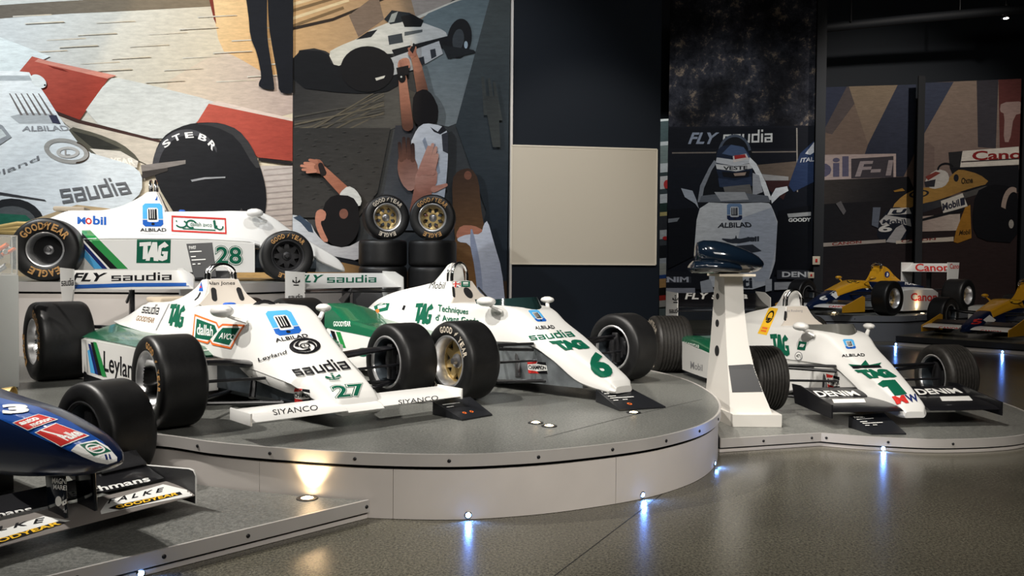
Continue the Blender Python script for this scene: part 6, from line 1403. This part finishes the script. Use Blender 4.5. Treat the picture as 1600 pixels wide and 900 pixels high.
E4.append(Pn([(1526, 126), (1560, 124), (1556, 232), (1528, 230)], (60, 58, 64))); E4.append(Pn([(1560, 122), (1604, 120), (1604, 236), (1562, 234)], (92, 52, 50))); E4.append(Pn([(1564, 160), (1600, 158), (1600, 176), (1584, 180), (1578, 222), (1568, 222), (1570, 178), (1562, 174)], (150, 128, 122)))
E4.append(Pn([(1280, 242), (1400, 240), (1400, 280), (1280, 282)], (176, 160, 156))); E4.append(Pn([(1330, 248), (1396, 244), (1396, 277), (1330, 279)], (64, 60, 66))); E4.append(Tx('F-1', [(1336, 276), (1392, 274), (1396, 250), (1344, 252)], (150, 140, 142), b=.03)); E4.append(Tx('bil', [(1268, 278), (1326, 276), (1326, 244), (1268, 246)], (90, 88, 110), b=.03))
E4.append(Pn([(1270, 282), (1420, 276), (1430, 300), (1400, 330), (1270, 330)], ('g', (1300, 285), (58, 54, 52), (1380, 320), (28, 28, 32)))); E4.append(Pn([(1270, 320), (1604, 300), (1604, 530), (1270, 530)], ('g', (1300, 330), (24, 25, 29), (1420, 460), (46, 36, 36))))
E4.append(Pn([(1430, 230), (1450, 222), (1460, 230), (1460, 300), (1430, 300)], (112, 96, 90)))
E4.append(Pn([(1482, 238), (1504, 236), (1500, 262), (1484, 262)], (40, 40, 42))); E4.append(Pn([(1504, 236), (1592, 229), (1592, 257), (1500, 262)], (206, 200, 190))); E4.append(Tx('Canon', [(1519, 251), (1614, 248), (1614, 233), (1519, 236)], (128, 36, 36), b=.03)); E4.append(Pn([(1502, 252), (1592, 247), (1592, 249), (1502, 254)], (60, 50, 50)))
E4.append(Pn([(1484, 262), (1592, 258), (1592, 300), (1500, 300)], (26, 27, 31)))
E4.append(Pn([(1394, 322), (1410, 306), (1432, 294), (1470, 292), (1490, 270), (1500, 264), (1530, 272), (1548, 286), (1510, 296), (1480, 308), (1440, 320), (1400, 330)], ('g', (1400, 310), (166, 128, 66), (1530, 280), (140, 108, 58))))
E4.append(('r', ell(1436, 303, 16, 6, 18, rot=-8), ell(1436, 303, 12, 4, 18, rot=-8), (40, 40, 44)))
E4.append(Pn([(1444, 286), (1452, 272), (1466, 264), (1480, 268), (1484, 280), (1476, 292), (1456, 296)], (186, 182, 176))); E4.append(Pn([(1446, 276), (1462, 268), (1470, 270), (1450, 282)], (120, 56, 50))); E4.append(Pn([(1444, 284), (1462, 280), (1460, 292), (1446, 292)], (44, 44, 50)))
E4.append(('r', ell(1478, 266, 14, 12, 14, 180, 330), ell(1478, 266, 11, 9, 14, 180, 330), (22, 22, 26), False)); E4.append(Tx('Oxne', [(1502, 288), (1520, 286), (1520, 276), (1502, 278)], (40, 34, 26), b=.03)); E4.append(Pn(ell(1494, 278, 4, 6, 12), (30, 32, 40)))
E4.append(Pn([(1396, 298), (1410, 294), (1414, 298), (1398, 300)], (150, 112, 50))); E4.append(Pn([(1440, 318), (1472, 312), (1510, 300), (1548, 288), (1540, 300), (1500, 312), (1450, 330), (1400, 346), (1380, 340)], ('g', (1400, 330), (26, 30, 40), (1530, 300), (80, 78, 76))))
E4.append(Pn([(1470, 314), (1504, 302), (1512, 322), (1474, 334)], (196, 192, 184))); E4.append(Tx('Mobil', [(1473, 330), (1500, 322), (1498, 311), (1472, 318)], (44, 46, 60), b=.04)); E4.append(Tx('1', [(1501, 322), (1508, 320), (1507, 308), (1500, 310)], (44, 46, 60), b=.04))
E4.append(Pn([(1372, 352), (1384, 330), (1400, 322), (1424, 330), (1428, 352), (1412, 376), (1390, 380), (1370, 372)], (24, 28, 38))); E4.append(Pn([(1392, 326), (1420, 324), (1424, 334), (1386, 336)], (186, 184, 180))); E4.append(Pn([(1396, 328), (1402, 328), (1400, 332), (1408, 332), (1412, 326), (1418, 326), (1412, 334), (1392, 335)], (30, 34, 46)))
E4.append(Pn([(1374, 346), (1384, 336), (1422, 342), (1424, 354), (1404, 348), (1378, 352)], (170, 168, 166))); E4.append(Tx('Mobil', [(1378, 350), (1416, 350), (1414, 342), (1380, 343)], (40, 44, 56), b=.03)); E4.append(Tx('6', [(1372, 363), (1394, 362), (1394, 350), (1373, 351)], (196, 194, 190), b=.03))
E4.append(Pn([(1384, 378), (1400, 356), (1410, 350), (1416, 360), (1404, 380)], (150, 148, 148))); E4.append(Pn([(1434, 352), (1440, 338), (1500, 334), (1500, 360), (1436, 362)], ('g', (1440, 350), (156, 140, 132), (1500, 345), (180, 168, 158)))); E4.append(Pn([(1432, 344), (1500, 326), (1512, 328), (1440, 346)], (26, 28, 32)))
E4.append(Pn([(1490, 378), (1494, 360), (1508, 324), (1516, 320), (1518, 372), (1496, 380)], (150, 106, 40))); E4.append(Tx('Mobil', [(1498, 368), (1516, 366), (1516, 358), (1500, 360)], (50, 38, 20), b=.03))
E4.append(Pn([(1280, 380), (1384, 374), (1384, 379), (1280, 386)], (150, 142, 134))); E4.append(Pn([(1400, 376), (1490, 370), (1490, 377), (1400, 381)], (186, 176, 162))); E4.append(Tx('CANON', [(1300, 384), (1346, 380), (1346, 376), (1300, 379)], (120, 50, 46), b=.03)); E4.append(Tx('CANON', [(1408, 379), (1462, 375), (1462, 371.5), (1408, 375)], (120, 50, 46), b=.03))
E4.append(Pn([(1524, 300), (1548, 288), (1576, 290), (1592, 300), (1592, 380), (1530, 376), (1518, 350)], (18, 19, 23))); E4.append(('r', ell(1582, 330, 18, 38, 20, 190, 290), ell(1584, 332, 13, 32, 20, 190, 290), (150, 134, 124), False)); E4.append(Pn(ell(1580, 350, 4, 7, 12), (150, 146, 140)))
E4.append(Pn([(1306, 318), (1314, 314), (1322, 330), (1318, 336)], (90, 88, 90))); E4.append(Pn([(1364, 324), (1376, 324), (1372, 356), (1362, 352)], (90, 96, 108)))
banner('left beige banner of the pair with a yellow car and blue bands', [(1290.5, 136.2), (1431.5, 132), (1422, 506), (1279.5, 505)], P4, n4, E4, G4, edge='stand_white')
banner('right beige banner of the pair with a driver and white rear wing', [(1443, 129.4), (1596, 123), (1585.5, 508), (1431, 506)], P4, n4, E4, G4, edge='stand_white')
# sliver of a bright banner seen past the navy partition
S = [Pn(rect(1028, 180, 1052, 510), (120, 132, 130))]
for k, (y0, y1, c) in enumerate(((186, 190, (206, 210, 206)), (190, 222, (70, 84, 84)), (222, 228, (190, 194, 192)), (228, 256, (112, 124, 120)), (256, 270, (196, 200, 198)), (270, 276, (60, 70, 70)), (276, 296, (206, 204, 200)), (296, 304, (64, 74, 76)), (304, 318, (206, 210, 210)), (318, 332, (48, 66, 60)), (332, 338, (196, 180, 120)), (338, 360, (60, 62, 66)), (360, 374, (206, 208, 206)), (374, 384, (80, 84, 88)), (384, 404, (40, 42, 46)), (404, 412, (196, 200, 204)), (412, 430, (200, 200, 190)), (430, 436, (50, 84, 150)), (436, 450, (220, 170, 110)), (450, 462, (40, 36, 34)), (462, 470, (196, 60, 50)), (470, 480, (206, 200, 190)))):
    S.append(Pn([(1028, y0), (1052, y0 - 2), (1052, y1 - 2), (1028, y1)], c))
S.append(Pn(ell(1042, 288, 5, 7, 14), (190, 60, 60))); S.append(Pn(ell(1040, 372, 5, 3, 12), (206, 50, 50)))
banner('bright far banner seen in the gap beside the navy wall', [(1032, 186), (1060, 185), (1058, 503), (1030, 503)], (3.4, 20.2, 0), NB, S, 1.0)
def post(n, pxa, pxb, Y, z1=8.0):
    a = at_y(pxa, 300, Y).x; b2 = at_y(pxb, 300, Y).x; bm = bmesh.new(); box(bm, a, b2, Y, Y + .04, 0, z1); struct('trim_%d' % n, bm, 'post_black')
post(2, 1273, 1288, 17.25); post(3, 1432, 1442.5, 19.55, 5.75); post(4, 1597, 1612, 19.55, 5.9)
